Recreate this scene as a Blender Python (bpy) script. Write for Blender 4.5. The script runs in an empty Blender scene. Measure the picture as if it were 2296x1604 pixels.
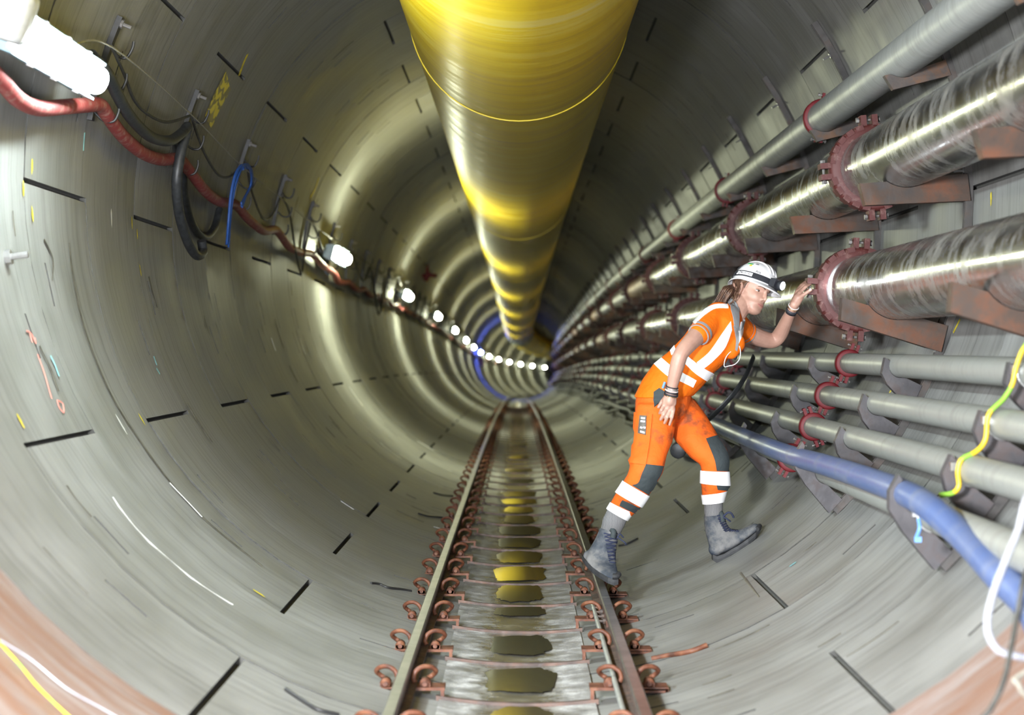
import bpy, bmesh, math, random
from mathutils import Vector, Matrix
from mathutils.bvhtree import BVHTree
random.seed(7)
C = bpy.context.scene.collection
sc = bpy.context.scene
PI = math.pi
F = 4250.0; X0 = 1160.0; Y0 = 759.0; HC = 1.267      # lens in pixels of a 2296 px frame, tangent point, camera height over invert
R = 1.9; AX = 0.042                                   # lining radius and lateral offset of its axis
# ---------------------------------------------------------------- camera, world, light, exposure
cam = bpy.data.cameras.new('camera'); camo = bpy.data.objects.new('camera', cam); C.objects.link(camo)
camo.location = (0, 0, HC); camo.rotation_euler = (PI/2, 0, 0)
cam.sensor_fit = 'HORIZONTAL'; cam.sensor_width = 36; cam.lens = 36*F/2296
cam.shift_x = -12/2296; cam.shift_y = -43/2296
cam.clip_start = 0.05; cam.clip_end = 400
cam.dof.use_dof = True; cam.dof.focus_distance = 8.85; cam.dof.aperture_fstop = 2.5
sc.camera = camo
w = bpy.data.worlds.new('world'); sc.world = w; w.use_nodes = True
w.node_tree.nodes['Background'].inputs[0].default_value = (0.75, 0.8, 0.85, 1)
w.node_tree.nodes['Background'].inputs[1].default_value = 0.04
def lamp(name, kind, loc, target, energy, color, **kw):
    l = bpy.data.lights.new(name, kind); l.energy = energy; l.color = color
    for k, v in kw.items(): setattr(l, k, v)
    o = bpy.data.objects.new(name, l); C.objects.link(o); o.location = loc
    o.rotation_euler = (Vector(target)-Vector(loc)).to_track_quat('-Z', 'Y').to_euler()
    return o
# the photographer's two work lamps beside and behind the camera
lamp('work_lamp', 'AREA', (-0.95, 1.9, 1.5), (0.25, 8.0, 0.35), 370, (0.94, 0.96, 1.0), shape='RECTANGLE', size=0.4, size_y=0.4, spread=math.radians(125))
lamp('fill_lamp', 'AREA', (0.1, 0.8, 0.75), (0.1, 6.0, 0.0), 150, (0.92, 0.95, 1.0), shape='RECTANGLE', size=1.2, size_y=0.4, spread=math.radians(140))
TUBE = 300.0; TUBE_COL = (0.95, 1.0, 0.70)
sc.view_settings.view_transform = 'Standard'; sc.view_settings.look = 'None'
sc.view_settings.gamma = 1; sc.view_settings.use_curve_mapping = False
sc.view_settings.exposure = 0.0
sc.cycles.use_denoising = True; sc.cycles.use_adaptive_sampling = True; sc.cycles.adaptive_threshold = 0.05
sc.cycles.max_bounces = 5; sc.cycles.diffuse_bounces = 3; sc.cycles.glossy_bounces = 3
sc.cycles.sample_clamp_indirect = 6.0; sc.cycles.caustics_reflective = False; sc.cycles.caustics_refractive = False
# ---------------------------------------------------------------- alignment of the tunnel
def sag(s):
    a, s1 = 2.478e-4, 51.5
    if s <= 0: return 0.0
    return a*s*s if s < s1 else 2*a*s1*(s-s1/2)
def slope(s): return 0.0 if s <= 0 else 2*2.478e-4*min(s, 51.5)
def cxf(s): return 0.0 if s < 75.4 else (s-75.4)**2/(2*717)
def cxs(s): return 0.0 if s < 75.4 else (s-75.4)/717
def P(X, Z, s): return Vector((X+cxf(s), s, Z-sag(s)))
def pol(rho, deg, s):                                  # point by radius and angle round the lining axis
    a = math.radians(deg); return P(AX+rho*math.cos(a), R+rho*math.sin(a), s)
def PX(px, py, s): return Vector(((px-X0)*s/F, s, HC-(py-Y0)*s/F))
def hit(px, py, inset=0.0):                            # where the sight line through a pixel meets the lining
    lo, hi = 1.5, 70.0
    for _ in range(50):
        m = (lo+hi)/2; p = PX(px, py, m)
        r = math.hypot(p.x-cxf(m)-AX, p.z+sag(m)-R)
        if r < R-inset: lo = m
        else: hi = m
    return PX(px, py, lo)
# ---------------------------------------------------------------- mesh building
class MB:
    def __init__(self): self.v = []; self.f = []; self.uv = []
    def face(self, idx, mat=0, smooth=True, uv=None):
        self.f.append((tuple(idx), mat, smooth)); self.uv.append(uv)
    def grid(self, pts, cu=False, cv=False, mat=0, smooth=True, uv=None):
        n, m = len(pts), len(pts[0]); b = len(self.v)
        for row in pts: self.v.extend([tuple(p) for p in row])
        for i in range(n if cu else n-1):
            for j in range(m if cv else m-1):
                i2, j2 = (i+1) % n, (j+1) % m
                u = None
                if uv: u = [uv(i, j), uv(i+1, j), uv(i+1, j+1), uv(i, j+1)]
                self.face((b+i*m+j, b+i2*m+j, b+i2*m+j2, b+i*m+j2), mat, smooth, u)
        return b
    def poly(self, pts, mat=0, smooth=False):
        b = len(self.v); self.v.extend([tuple(p) for p in pts]); self.face(range(b, b+len(pts)), mat, smooth)
    def tube(self, path, r, n=10, caps=True, mat=0, uvr=None, sx=1.0):
        path = [Vector(p) for p in path]; rows = []; L = [0.0]
        for i in range(1, len(path)): L.append(L[-1]+(path[i]-path[i-1]).length)
        t0 = (path[1]-path[0]).normalized()
        up = Vector((0, 0, 1)) if abs(t0.z) < 0.9 else Vector((1, 0, 0))
        a = t0.cross(up).normalized()
        for i, p in enumerate(path):
            t = (path[min(i+1, len(path)-1)]-path[max(i-1, 0)])
            t = t.normalized() if t.length > 1e-9 else t0
            a = (a-t*a.dot(t)).normalized(); bb = t.cross(a)
            ri = r[i] if isinstance(r, (list, tuple)) else r
            rows.append([p+a*(ri*sx*math.cos(2*PI*k/n))+bb*(ri*math.sin(2*PI*k/n)) for k in range(n)])
        rr = uvr or (r if not isinstance(r, (list, tuple)) else r[0])
        self.grid(rows, cv=True, mat=mat, uv=lambda i, j: (j/n*2*PI*rr, L[min(i, len(L)-1)]))
        if caps: self.poly(rows[0], mat); self.poly(rows[-1][::-1], mat)
    def box(self, c, size, M=None, mat=0):
        c = Vector(c); h = [x/2 for x in size]; q = []
        for sx in (-1, 1):
            for sy in (-1, 1):
                for sz in (-1, 1):
                    d = Vector((sx*h[0], sy*h[1], sz*h[2])); q.append(c+(M @ d if M else d))
        for idx in ((0, 1, 3, 2), (4, 6, 7, 5), (0, 4, 5, 1), (2, 3, 7, 6), (0, 2, 6, 4), (1, 5, 7, 3)):
            self.poly([q[i] for i in idx], mat)
    def prism(self, pts, ext, mat=0):
        pts = [Vector(p) for p in pts]; e = Vector(ext); n = len(pts)
        self.poly(pts, mat); self.poly([p+e for p in pts][::-1], mat)
        for i in range(n):
            j = (i+1) % n; self.poly([pts[j], pts[i], pts[i]+e, pts[j]+e], mat)
    def ball(self, c, r, M=None, n=12, m=8, mat=0):
        c = Vector(c); r = r if isinstance(r, (tuple, list)) else (r, r, r); rows = []
        for i in range(m+1):
            t = PI*i/m
            row = []
            for j in range(n):
                d = Vector((r[0]*math.sin(t)*math.cos(2*PI*j/n), r[1]*math.sin(t)*math.sin(2*PI*j/n), r[2]*math.cos(t)))
                row.append(c+(M @ d if M else d))
            rows.append(row)
        self.grid(rows, cv=True, mat=mat)
    def lathe(self, c, ax, prof, n=24, mat=0, smooth=True):     # prof: (distance along axis, radius)
        c = Vector(c); ax = Vector(ax).normalized()
        u = ax.orthogonal().normalized(); v = ax.cross(u)
        rows = [[c+ax*d+u*(r*math.cos(2*PI*k/n))+v*(r*math.sin(2*PI*k/n)) for k in range(n)] for d, r in prof]
        self.grid(rows, cv=True, mat=mat, smooth=smooth)
    def mesh(self, name, mats):
        me = bpy.data.meshes.new(name)
        me.from_pydata(self.v, [], [f[0] for f in self.f])
        for m in (mats if isinstance(mats, (list, tuple)) else [mats]): me.materials.append(m)
        me.polygons.foreach_set('material_index', [f[1] for f in self.f])
        me.polygons.foreach_set('use_smooth', [f[2] for f in self.f])
        if any(u is not None for u in self.uv):
            ul = me.uv_layers.new(name='UVMap').data; k = 0
            for p, u in zip(self.f, self.uv):
                for q in range(len(p[0])):
                    if u: ul[k].uv = u[q]
                    k += 1
        me.update(); return me
    def build(self, name, mats, parent=None, **tags):
        return link(name, self.mesh(name, mats), parent, **tags)
def link(name, me, parent=None, **tags):
    o = bpy.data.objects.new(name, me); C.objects.link(o)
    if parent: o.parent = parent; o.matrix_parent_inverse = parent.matrix_basis.inverted()
    for k, v in tags.items(): o[k] = v
    return o
def thing(name, label, cat, loc=(0, 0, 0), group=None, kind=None):
    o = bpy.data.objects.new(name, None); C.objects.link(o); o.location = loc
    o.empty_display_size = 0.1
    if label: o['label'] = label
    if cat: o['category'] = cat
    if group: o['group'] = group
    if kind: o['kind'] = kind
    return o
def copy_thing(root, M, label=None):                  # a thing with its parts and their sub-parts
    r = root.copy(); C.objects.link(r); r.matrix_basis = M
    if label: r['label'] = label
    for ch in root.children:
        c = ch.copy(); C.objects.link(c); c.parent = r
        for g in ch.children:
            d = g.copy(); C.objects.link(d); d.parent = c
    return r
def spline(pts, n=8):                                  # Catmull-Rom through points
    pts = [Vector(p) for p in pts]; out = []
    for i in range(len(pts)-1):
        p0, p1, p2, p3 = pts[max(i-1, 0)], pts[i], pts[i+1], pts[min(i+2, len(pts)-1)]
        for k in range(n):
            t = k/n
            out.append(0.5*((2*p1)+(p2-p0)*t+(2*p0-5*p1+4*p2-p3)*t*t+(3*p1-p0-3*p2+p3)*t**3))
    out.append(pts[-1]); return out
def frame_at(s):                                       # ring frame: origin on the axis, Y along the tunnel
    return Matrix.Translation(P(AX, R, s)) @ Matrix.Rotation(-cxs(s), 4, 'Z') @ Matrix.Rotation(-slope(s), 4, 'X')
ONES = 'zeroth first second third fourth fifth sixth seventh eighth ninth tenth eleventh twelfth thirteenth fourteenth fifteenth sixteenth seventeenth eighteenth nineteenth'.split()
TENS = {2: 'twent', 3: 'thirt', 4: 'fort', 5: 'fift', 6: 'sixt', 7: 'sevent', 8: 'eight', 9: 'ninet'}
def nth(n):
    if n < 20: return ONES[n]
    t, o = divmod(n, 10)
    return TENS[t]+('ieth' if o == 0 else 'y-'+ONES[o])
# ---------------------------------------------------------------- materials
class NT:
    def __init__(self, name):
        self.m = bpy.data.materials.new(name); self.m.use_nodes = True
        self.t = self.m.node_tree; self.b = self.t.nodes['Principled BSDF']
    def n(self, typ, **kw):
        x = self.t.nodes.new(typ)
        for k, v in kw.items(): setattr(x, k, v)
        return x
    def l(self, a, b): self.t.links.new(a, b)
    def coord(self, kind='Object', scale=(1, 1, 1), rnd=True):
        tc = self.n('ShaderNodeTexCoord'); mp = self.n('ShaderNodeMapping'); mp.inputs['Scale'].default_value = scale
        src = tc.outputs[kind]
        if rnd:
            oi = self.n('ShaderNodeObjectInfo'); cb = self.n('ShaderNodeCombineXYZ'); mu = self.n('ShaderNodeMath', operation='MULTIPLY')
            mu.inputs[1].default_value = 37.0; self.l(oi.outputs['Random'], mu.inputs[0])
            for i in range(3): self.l(mu.outputs[0], cb.inputs[i])
            ad = self.n('ShaderNodeVectorMath', operation='ADD'); self.l(src, ad.inputs[0]); self.l(cb.outputs[0], ad.inputs[1]); src = ad.outputs[0]
        self.l(src, mp.inputs['Vector']); return mp.outputs[0]
    def noise(self, vec, scale, detail=4, rough=0.6):
        x = self.n('ShaderNodeTexNoise'); x.inputs['Scale'].default_value = scale; x.inputs['Detail'].default_value = detail
        x.inputs['Roughness'].default_value = rough; self.l(vec, x.inputs['Vector']); return x.outputs[0]
    def ramp(self, fac, stops):
        x = self.n('ShaderNodeValToRGB'); e = x.color_ramp.elements
        while len(e) < len(stops): e.new(0.5)
        for q, (p, c) in zip(e, stops):
            q.position = p; q.color = (c, c, c, 1) if not isinstance(c, tuple) else (*c, 1)
        self.l(fac, x.inputs[0]); return x.outputs[0]
    def mix(self, fac, a, b, mode='MIX'):
        x = self.n('ShaderNodeMix', data_type='RGBA', blend_type=mode)
        for sock, val in ((x.inputs[0], fac), (x.inputs[6], a), (x.inputs[7], b)):
            if isinstance(val, (int, float)): sock.default_value = val
            elif isinstance(val, tuple): sock.default_value = (*val, 1)
            else: self.l(val, sock)
        return x.outputs[2]
    def set(self, color=None, rough=None, metal=None, spec=None):
        for nm, v in (('Base Color', color), ('Roughness', rough), ('Metallic', metal), ('Specular IOR Level', spec)):
            if v is None: continue
            s = self.b.inputs[nm]
            if isinstance(v, tuple): s.default_value = (*v, 1)
            elif isinstance(v, (int, float)): s.default_value = v
            else: self.l(v, s)
    def bump(self, h, strength=0.3, dist=0.005):
        x = self.n('ShaderNodeBump'); x.inputs['Strength'].default_value = strength; x.inputs['Distance'].default_value = dist
        self.l(h, x.inputs['Height']); self.l(x.outputs[0], self.b.inputs['Normal'])
def plain(name, color, rough=0.6, metal=0.0, var=0.15, scale=30, bump=0.15, kind='Object'):
    t = NT(name); v = t.coord(kind); n = t.noise(v, scale)
    lo = tuple(max(0, c*(1-var)) for c in color); hi = tuple(min(1, c*(1+var)) for c in color)
    t.set(t.ramp(n, [(0.3, lo), (0.7, hi)]), rough, metal)
    if bump: t.bump(n, bump, 0.003)
    return t.m
def concrete(name, lo, mid, hi, mud=None):
    t = NT(name)
    st = t.noise(t.coord('UV', (0.35, 16, 1)), 1.6, 6, 0.65)      # board marks running round the ring
    fine = t.noise(t.coord('UV', (1.6, 60, 1)), 1.5, 3, 0.6)
    pat = t.noise(t.coord('UV', (1, 1, 1)), 1.7, 5, 0.6)
    col = t.ramp(pat, [(0.3, lo), (0.5, mid), (0.72, hi)])
    col = t.mix(0.75, col, t.ramp(st, [(0.28, 0.50), (0.48, 0.95), (0.72, 1.14)]), 'MULTIPLY')
    col = t.mix(t.ramp(fine, [(0.31, 0.8), (0.37, 0.0)]), col, (0.045, 0.045, 0.04))
    col = t.mix(t.ramp(fine, [(0.72, 0.0), (0.79, 0.4)]), col, (0.45, 0.46, 0.44))
    if mud:
        ms = t.noise(t.coord('UV', (0.9, 7, 1)), 2.2, 6, 0.7)
        col = t.mix(t.ramp(ms, [(0.38, 0.95), (0.68, 0.12)]), col, mud)
    t.set(col, t.ramp(pat, [(0.3, 0.42), (0.7, 0.68)]))
    t.bump(st, 0.28, 0.006)
    return t.m
M = {}
M['concrete'] = concrete('concrete', (0.150, 0.151, 0.141), (0.200, 0.201, 0.190), (0.255, 0.256, 0.245))
M['concrete_mud'] = concrete('concrete_mud', (0.20, 0.185, 0.18), (0.25, 0.23, 0.22), (0.34, 0.325, 0.325), mud=(0.18, 0.088, 0.052))
M['concrete_edge'] = plain('concrete_edge', (0.055, 0.055, 0.05), 0.9, var=0.3)
M['joint'] = plain('joint', (0.075, 0.075, 0.068), 0.9, bump=0)
def rust(name, a, b, c, metal=0.2, scale=14):
    t = NT(name); v = t.coord('Object'); n = t.noise(v, scale, 6, 0.65); n2 = t.noise(v, scale*4, 4, 0.6)
    col = t.ramp(n, [(0.36, a), (0.5, b), (0.64, c)])
    col = t.mix(t.ramp(n2, [(0.66, 0.0), (0.78, 0.35)]), col, (0.20, 0.18, 0.165))
    t.set(col, t.ramp(n2, [(0.3, 0.45), (0.7, 0.8)]), metal); t.bump(n2, 0.35, 0.003); return t.m
M['rust_orange'] = rust('rust_orange', (0.055, 0.019, 0.0095), (0.118, 0.038, 0.017), (0.175, 0.07, 0.033), 0.1, 25)
M['bracket'] = rust('bracket', (0.045, 0.04, 0.038), (0.075, 0.058, 0.05), (0.15, 0.075, 0.038), 0.25, 9)
M['arm'] = rust('arm', (0.028, 0.024, 0.022), (0.058, 0.035, 0.024), (0.125, 0.048, 0.023), 0.25, 5)
M['arm_grey'] = rust('arm_grey', (0.045, 0.043, 0.047), (0.07, 0.066, 0.070), (0.085, 0.068, 0.066), 0.3, 9)
M['channel'] = rust('channel', (0.045, 0.043, 0.042), (0.075, 0.07, 0.066), (0.10, 0.08, 0.07), 0.4, 9)
M['rail'] = rust('rail', (0.06, 0.045, 0.04), (0.10, 0.068, 0.056), (0.17, 0.10, 0.075), 0.35, 12)
M['rail_head'] = plain('rail_head', (0.26, 0.25, 0.24), 0.3, 0.85, 0.3, 9)
M['bolt_steel'] = plain('bolt_steel', (0.22, 0.21, 0.20), 0.5, 0.6)
M['zinc'] = plain('zinc', (0.55, 0.55, 0.55), 0.3, 0.9)
M['black_steel'] = plain('black_steel', (0.03, 0.03, 0.03), 0.5, 0.3)
M['rubber'] = plain('rubber', (0.022, 0.024, 0.026), 0.5, 0.0, 0.5)
M['cable'] = plain('cable', (0.035, 0.035, 0.03), 0.55, 0, 0.4)
def pipe_mat(name, base, dirt, metal, rough, amount, lines=0.0, warm=None):
    t = NT(name)
    sm = t.noise(t.coord('UV', (2.2, 8, 1)), 1.4, 8, 0.68)        # smears running round the pipe
    ln = t.noise(t.coord('UV', (1.5, 45, 1)), 2.0, 4, 0.7)
    big = t.noise(t.coord('UV', (1, 0.6, 1)), 1.8, 3, 0.5)
    blot = t.noise(t.coord('UV', (1.2, 1.6, 1)), 1.9, 3, 0.5)
    mask = t.mix(1.0, t.ramp(sm, [(0.50-amount*0.25, 0.0), (0.72-amount*0.1, 0.8)]), t.ramp(blot, [(0.36, 0.15), (0.62, 1.0)]), 'MULTIPLY')
    col = t.mix(mask, base, dirt)
    if warm: col = t.mix(t.ramp(big, [(0.55, 0.0), (0.68, 0.5)]), col, warm)
    if lines: col = t.mix(lines, col, t.ramp(ln, [(0.35, 0.5), (0.6, 1.15)]), 'MULTIPLY')
    rg = t.mix(mask, (rough,)*3, (0.62,)*3); mt = t.mix(mask, (metal,)*3, (metal*0.25,)*3)
    t.set(col, rg, mt); t.bump(ln, 0.06, 0.002); return t.m
M['steel_pipe'] = pipe_mat('steel_pipe', (0.42, 0.42, 0.42), (0.24, 0.235, 0.22), 0.97, 0.2, 0.15, 0.12)
M['steel_pipe_rusty'] = pipe_mat('steel_pipe_rusty', (0.42, 0.42, 0.42), (0.28, 0.265, 0.235), 0.96, 0.2, 0.3, 0.12, warm=(0.25, 0.21, 0.165))
M['copper_pipe'] = pipe_mat('copper_pipe', (0.30, 0.17, 0.10), (0.16, 0.10, 0.07), 0.5, 0.42, 0.3)
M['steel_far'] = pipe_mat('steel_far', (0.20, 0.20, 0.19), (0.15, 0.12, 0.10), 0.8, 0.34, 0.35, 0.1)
M['grey_pipe'] = pipe_mat('grey_pipe', (0.265, 0.277, 0.258), (0.20, 0.197, 0.178), 0.1, 0.42, 0.1, 0.12)
M['upper_pipe'] = pipe_mat('upper_pipe', (0.32, 0.332, 0.32), (0.21, 0.21, 0.19), 0.25, 0.42, 0.25, 0.4)
M['blue_pipe'] = pipe_mat('blue_pipe', (0.075, 0.115, 0.25), (0.18, 0.195, 0.235), 0.0, 0.38, 0.25, 0.2)
def dusty(name, base, dust, amt):
    t = NT(name); v = t.coord('Object'); n = t.noise(v, 26, 6, 0.7)
    col = t.mix(t.ramp(n, [(0.62-amt*0.3, 0.0), (0.72-amt*0.2, 0.85)]), base, dust); t.set(col, 0.6, 0.0); t.bump(n, 0.12, 0.003); return t.m
M['red_dusty'] = dusty('red_dusty', (0.068, 0.011, 0.009), (0.15, 0.078, 0.066), 0.3)
M['red_bright'] = dusty('red_bright', (0.12, 0.003, 0.007), (0.095, 0.028, 0.025), 0.05)
M['red_hose'] = dusty('red_hose', (0.20, 0.028, 0.026), (0.26, 0.135, 0.112), 0.42)
t = NT('duct'); v = t.coord('UV', (0.35, 4.5, 1)); n1 = t.noise(v, 1.3, 8, 0.7); n2 = t.noise(t.coord('UV', (0.5, 22, 1)), 1.2, 4, 0.6)
col = t.ramp(n1, [(0.34, (0.58, 0.385, 0.004)), (0.50, (0.72, 0.52, 0.008)), (0.60, (0.72, 0.57, 0.08)), (0.74, (0.67, 0.58, 0.24))])
col = t.mix(t.ramp(n2, [(0.30, 0.5), (0.38, 0.0)]), col, (0.45, 0.27, 0.02))
t.set(col, t.ramp(n1, [(0.35, 0.36), (0.7, 0.55)])); t.bump(n2, 0.12, 0.006); M['duct'] = t.m
tr = t.n('ShaderNodeBsdfTranslucent'); t.l(col, tr.inputs[0]); mx = t.n('ShaderNodeMixShader'); mx.inputs[0].default_value = 0.22      # coated fabric lets some light through
t.l(t.b.outputs[0], mx.inputs[1]); t.l(tr.outputs[0], mx.inputs[2]); t.l(mx.outputs[0], t.t.nodes['Material Output'].inputs[0])
M['duct_seam'] = plain('duct_seam', (0.72, 0.55, 0.02), 0.35)
t = NT('silt'); v = t.coord('Object', rnd=False); n1 = t.noise(v, 9, 6, 0.7); n2 = t.noise(v, 220, 2, 0.5)
col = t.ramp(n1, [(0.32, (0.15, 0.148, 0.14)), (0.5, (0.27, 0.268, 0.26)), (0.66, (0.50, 0.50, 0.49))])
col = t.mix(0.6, col, t.ramp(n2, [(0.35, 0.55), (0.65, 1.15)]), 'MULTIPLY')
tc = t.n('ShaderNodeTexCoord'); sx = t.n('ShaderNodeSeparateXYZ'); ab = t.n('ShaderNodeMath', operation='ABSOLUTE'); ad = t.n('ShaderNodeMath', operation='MULTIPLY_ADD')
t.l(tc.outputs['Object'], sx.inputs[0]); t.l(sx.outputs[0], ab.inputs[0]); t.l(n1, ad.inputs[0]); ad.inputs[1].default_value = 0.22; t.l(ab.outputs[0], ad.inputs[2])
wet = t.ramp(ad.outputs[0], [(0.19, 1.0), (0.30, 0.0)])           # the middle of the bed stays wet
col = t.mix(wet, col, t.mix(1.0, col, (0.45, 0.43, 0.36), 'MULTIPLY'))
t.set(col, t.mix(wet, t.ramp(n1, [(0.4, 0.45), (0.6, 0.75)]), (0.16,)*3)); t.bump(n2, 0.25, 0.002); M['silt'] = t.m
t = NT('water'); v = t.coord('Object', rnd=False); n1 = t.noise(v, 14, 3)
t.set((0.05, 0.047, 0.03), t.ramp(n1, [(0.45, 0.015), (0.7, 0.05)]), 0.0, 0.8); M['water'] = t.m
def emit(name, col, st):
    t = NT(name); t.set((0.9, 0.9, 0.9), 0.4); t.b.inputs['Emission Color'].default_value = (*col, 1); t.b.inputs['Emission Strength'].default_value = st; return t.m
M['tube'] = emit('tube', TUBE_COL, TUBE)
M['tube_cool'] = emit('tube_cool', (0.86, 0.98, 1.0), TUBE*0.8)
M['tube_blue'] = emit('tube_blue', (0.10, 0.16, 1.0), TUBE*2.2)
M['lens'] = emit('lens', (0.85, 0.93, 1.0), 60)
M['housing'] = plain('housing', (0.55, 0.57, 0.56), 0.45)
M['housing_blue'] = plain('housing_blue', (0.22, 0.33, 0.38), 0.35)
M['blue_rope'] = plain('blue_rope', (0.02, 0.08, 0.30), 0.6)
M['wire'] = plain('wire', (0.22, 0.21, 0.17), 0.6)
M['yellow_paint'] = plain('yellow_paint', (0.62, 0.50, 0.03), 0.6, var=0.4)
M['pink_paint'] = plain('pink_paint', (0.62, 0.22, 0.18), 0.7)
M['teal_paint'] = plain('teal_paint', (0.20, 0.40, 0.42), 0.7)
M['lime_white'] = plain('lime_white', (0.72, 0.72, 0.70), 0.5)
M['stain'] = plain('stain', (0.075, 0.07, 0.055), 0.5, var=0.5)
M['earth'] = (lambda t: (t.set(t.ramp(t.noise(t.coord('UV', (0.01, 9, 1)), 1.3, 1), [(0.53, (0.62, 0.42, 0.015)), (0.58, (0.20, 0.40, 0.04))]), 0.4), t.m)[1])(NT('earth'))
M['white_hose'] = plain('white_hose', (0.30, 0.31, 0.345), 0.3)
M['blue_tag'] = plain('blue_tag', (0.12, 0.28, 0.62), 0.5)
# ================================================================ TUNNEL LINING
W = 1.02; S0 = 7.14
def segment_mesh(name, mat, pockets=True):
    mb = MB(); g = 0.010/R; a0, a1 = g, math.radians(60)-g; y0, y1 = 0.0025, W-0.0025
    ph = sorted([a0, a1]+[math.radians(d) for d in (5, 9.2, 14.4, 20, 25, 30, 35, 40, 45.5, 50.7, 55)])
    ys = [y0, 0.20, 0.222, 0.51, 0.742, 0.764, y1] if pockets else [y0, y1]
    def pt(a, y, r=R): return (r*math.cos(a), y, r*math.sin(a))
    base = len(mb.v)
    for a in ph:
        for y in ys: mb.v.append(pt(a, y))
    m = len(ys); pc = []
    for i in range(len(ph)-1):
        d0 = math.degrees(ph[i])
        for j in range(m-1):
            if pockets and (abs(d0-9.2) < .1 or abs(d0-45.5) < .1) and j == (1 if abs(d0-9.2) < .1 else 4): pc.append((i, j)); continue
            q = [(i, j), (i+1, j), (i+1, j+1), (i, j+1)]
            mb.face([base+x*m+y for x, y in q], 0, True, [(R*ph[x], ys[y]) for x, y in q])
    for i, j in pc:                                   # bolt pockets: recessed, shelving out to one end
        o = [(ph[i], ys[j]), (ph[i+1], ys[j]), (ph[i+1], ys[j+1]), (ph[i], ys[j+1])]
        dp = [0.0, 0.045, 0.045, 0.0] if d0 else [0]*4
        inner = [pt(a, y, R+d) for (a, y), d in zip(o, (0.003, 0.016, 0.016, 0.003))]; outer = [pt(a, y) for a, y in o]
        for p, q in ((0, 1), (1, 2), (2, 3), (3, 0)):
            mb.poly([outer[p], outer[q], inner[q], inner[p]], 1); mb.uv[-1] = [(R*o[p][0], o[p][1])]*4
        mb.poly(inner, 1); mb.uv[-1] = [(R*a, y) for a, y in o]
    e = 0.03                                          # side faces down into the joints
    for i in range(len(ph)-1):
        for y in (y0, y1):
            mb.poly([pt(ph[i], y), pt(ph[i+1], y), pt(ph[i+1], y, R+e), pt(ph[i], y, R+e)], 1); mb.uv[-1] = [(R*ph[i], y)]*4
    for a in (a0, a1):
        mb.poly([pt(a, y0), pt(a, y1), pt(a, y1, R+e), pt(a, y0, R+e)], 1); mb.uv[-1] = [(R*a, y0)]*4
    return mb.mesh(name, [mat, M['concrete_edge']])
d0 = 1
lining = thing('wall_tunnel', None, None, kind='structure')
seg = segment_mesh('segment', M['concrete']); seg_mud = segment_mesh('segment_mud', M['concrete_mud'])
def ring_matrix(k, j):
    s = S0+W*k
    lip = Matrix.Scale(1+random.uniform(-0.0016, 0.0016), 4)
    return frame_at(s) @ Matrix.Rotation(-math.radians(60*j+(0.7 if k % 2 == 0 else 30.7)), 4, 'Y') @ lip
for k in range(-4, 46):
    for j in range(6):
        o = link('segment', seg_mud if k <= -3 else seg, lining); o.matrix_basis = ring_matrix(k, j)
far = MB(); sf = segment_mesh('segment_far', M['concrete'], False)
for k in list(range(-13, -4))+list(range(46, 150)):
    for j in range(6):
        m = ring_matrix(k, j); b = len(far.v)
        far.v.extend([tuple(m @ v.co) for v in sf.vertices]); ul = sf.uv_layers[0].data; off = random.random()*40
        for p in sf.polygons:
            far.face([b+i for i in p.vertices], p.material_index, p.use_smooth, [(ul[q].uv[0]+off, ul[q].uv[1]+off) for q in p.loop_indices])
far.build('far_segments', [M['concrete'], M['concrete_edge']], lining, kind='stuff')
mb = MB(); ss = [-7+2*i for i in range(84)]
mb.grid([[pol(R+0.028, 360*k/72, s) for k in range(72)] for s in ss], cv=True)
mb.build('joint_backing', M['joint'], lining)
# ---------------------------------------------------------------- marks on the lining
def wall_ribbon(name, pix, width, mat, inset=0.003, n=6, wfun=None, parent=lining):
    pts = spline([hit(x, y, inset) for x, y in pix], n) if len(pix) > 2 else [hit(*pix[0], inset).lerp(hit(*pix[1], inset), i/6) for i in range(7)]
    mb = MB(); rows = []
    for i, p in enumerate(pts):
        t = (pts[min(i+1, len(pts)-1)]-pts[max(i-1, 0)]).normalized()
        nr = Vector((p.x-cxf(p.y)-AX, 0, p.z+sag(p.y)-R)).normalized(); sd = t.cross(nr).normalized()
        ww = width*(wfun(i/(len(pts)-1)) if wfun else 1)
        q = Vector((cxf(p.y)+AX, p.y, R-sag(p.y)))+nr*(R-inset)
        rows.append([q-sd*ww/2, q-nr*0.003, q+sd*ww/2])
    mb.grid(rows, uv=lambda i, j: (i*0.05, j*0.01)); return mb.build(name, mat, parent)
def spot(px, py, ru, rv, mat, name='paint_mark'):
    p = hit(px, py, 0.003); nr = Vector((p.x-AX, 0, p.z+sag(p.y)-R)).normalized(); a = Vector((0, 1, 0)); b = nr.cross(a)
    mb = MB(); rr = [random.uniform(0.8, 1.15) for _ in range(14)]
    mb.poly([p+a*(rv*rr[i]*math.cos(2*PI*i/14))+b*(ru*rr[i]*math.sin(2*PI*i/14)) for i in range(14)])
    return mb.build(name, mat, lining)
for x, y in ((72, 373), (53, 424), (73, 480), (296, 500), (308, 525), (315, 607), (45, 942), (2222, 445), (1996, 668), (580, 1330), (675, 1383), (318, 940)):
    spot(x, y, 0.030, 0.012, M['yellow_paint'])
for x, y in ((250, 488), (272, 952)): spot(x, y, 0.045, 0.014, M['lime_white'])
wall_ribbon('paint_mark', [(556, 120), (545, 145), (537, 168)], 0.035, M['yellow_paint'])
wall_ribbon('paint_mark', [(716, 398), (706, 425), (695, 445)], 0.05, M['yellow_paint'])
wall_ribbon('paint_mark', [(2153, 715), (2138, 745)], 0.02, M['yellow_paint'])
wall_ribbon('paint_mark', [(1995, 880), (2005, 865)], 0.03, M['yellow_paint'])
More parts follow.
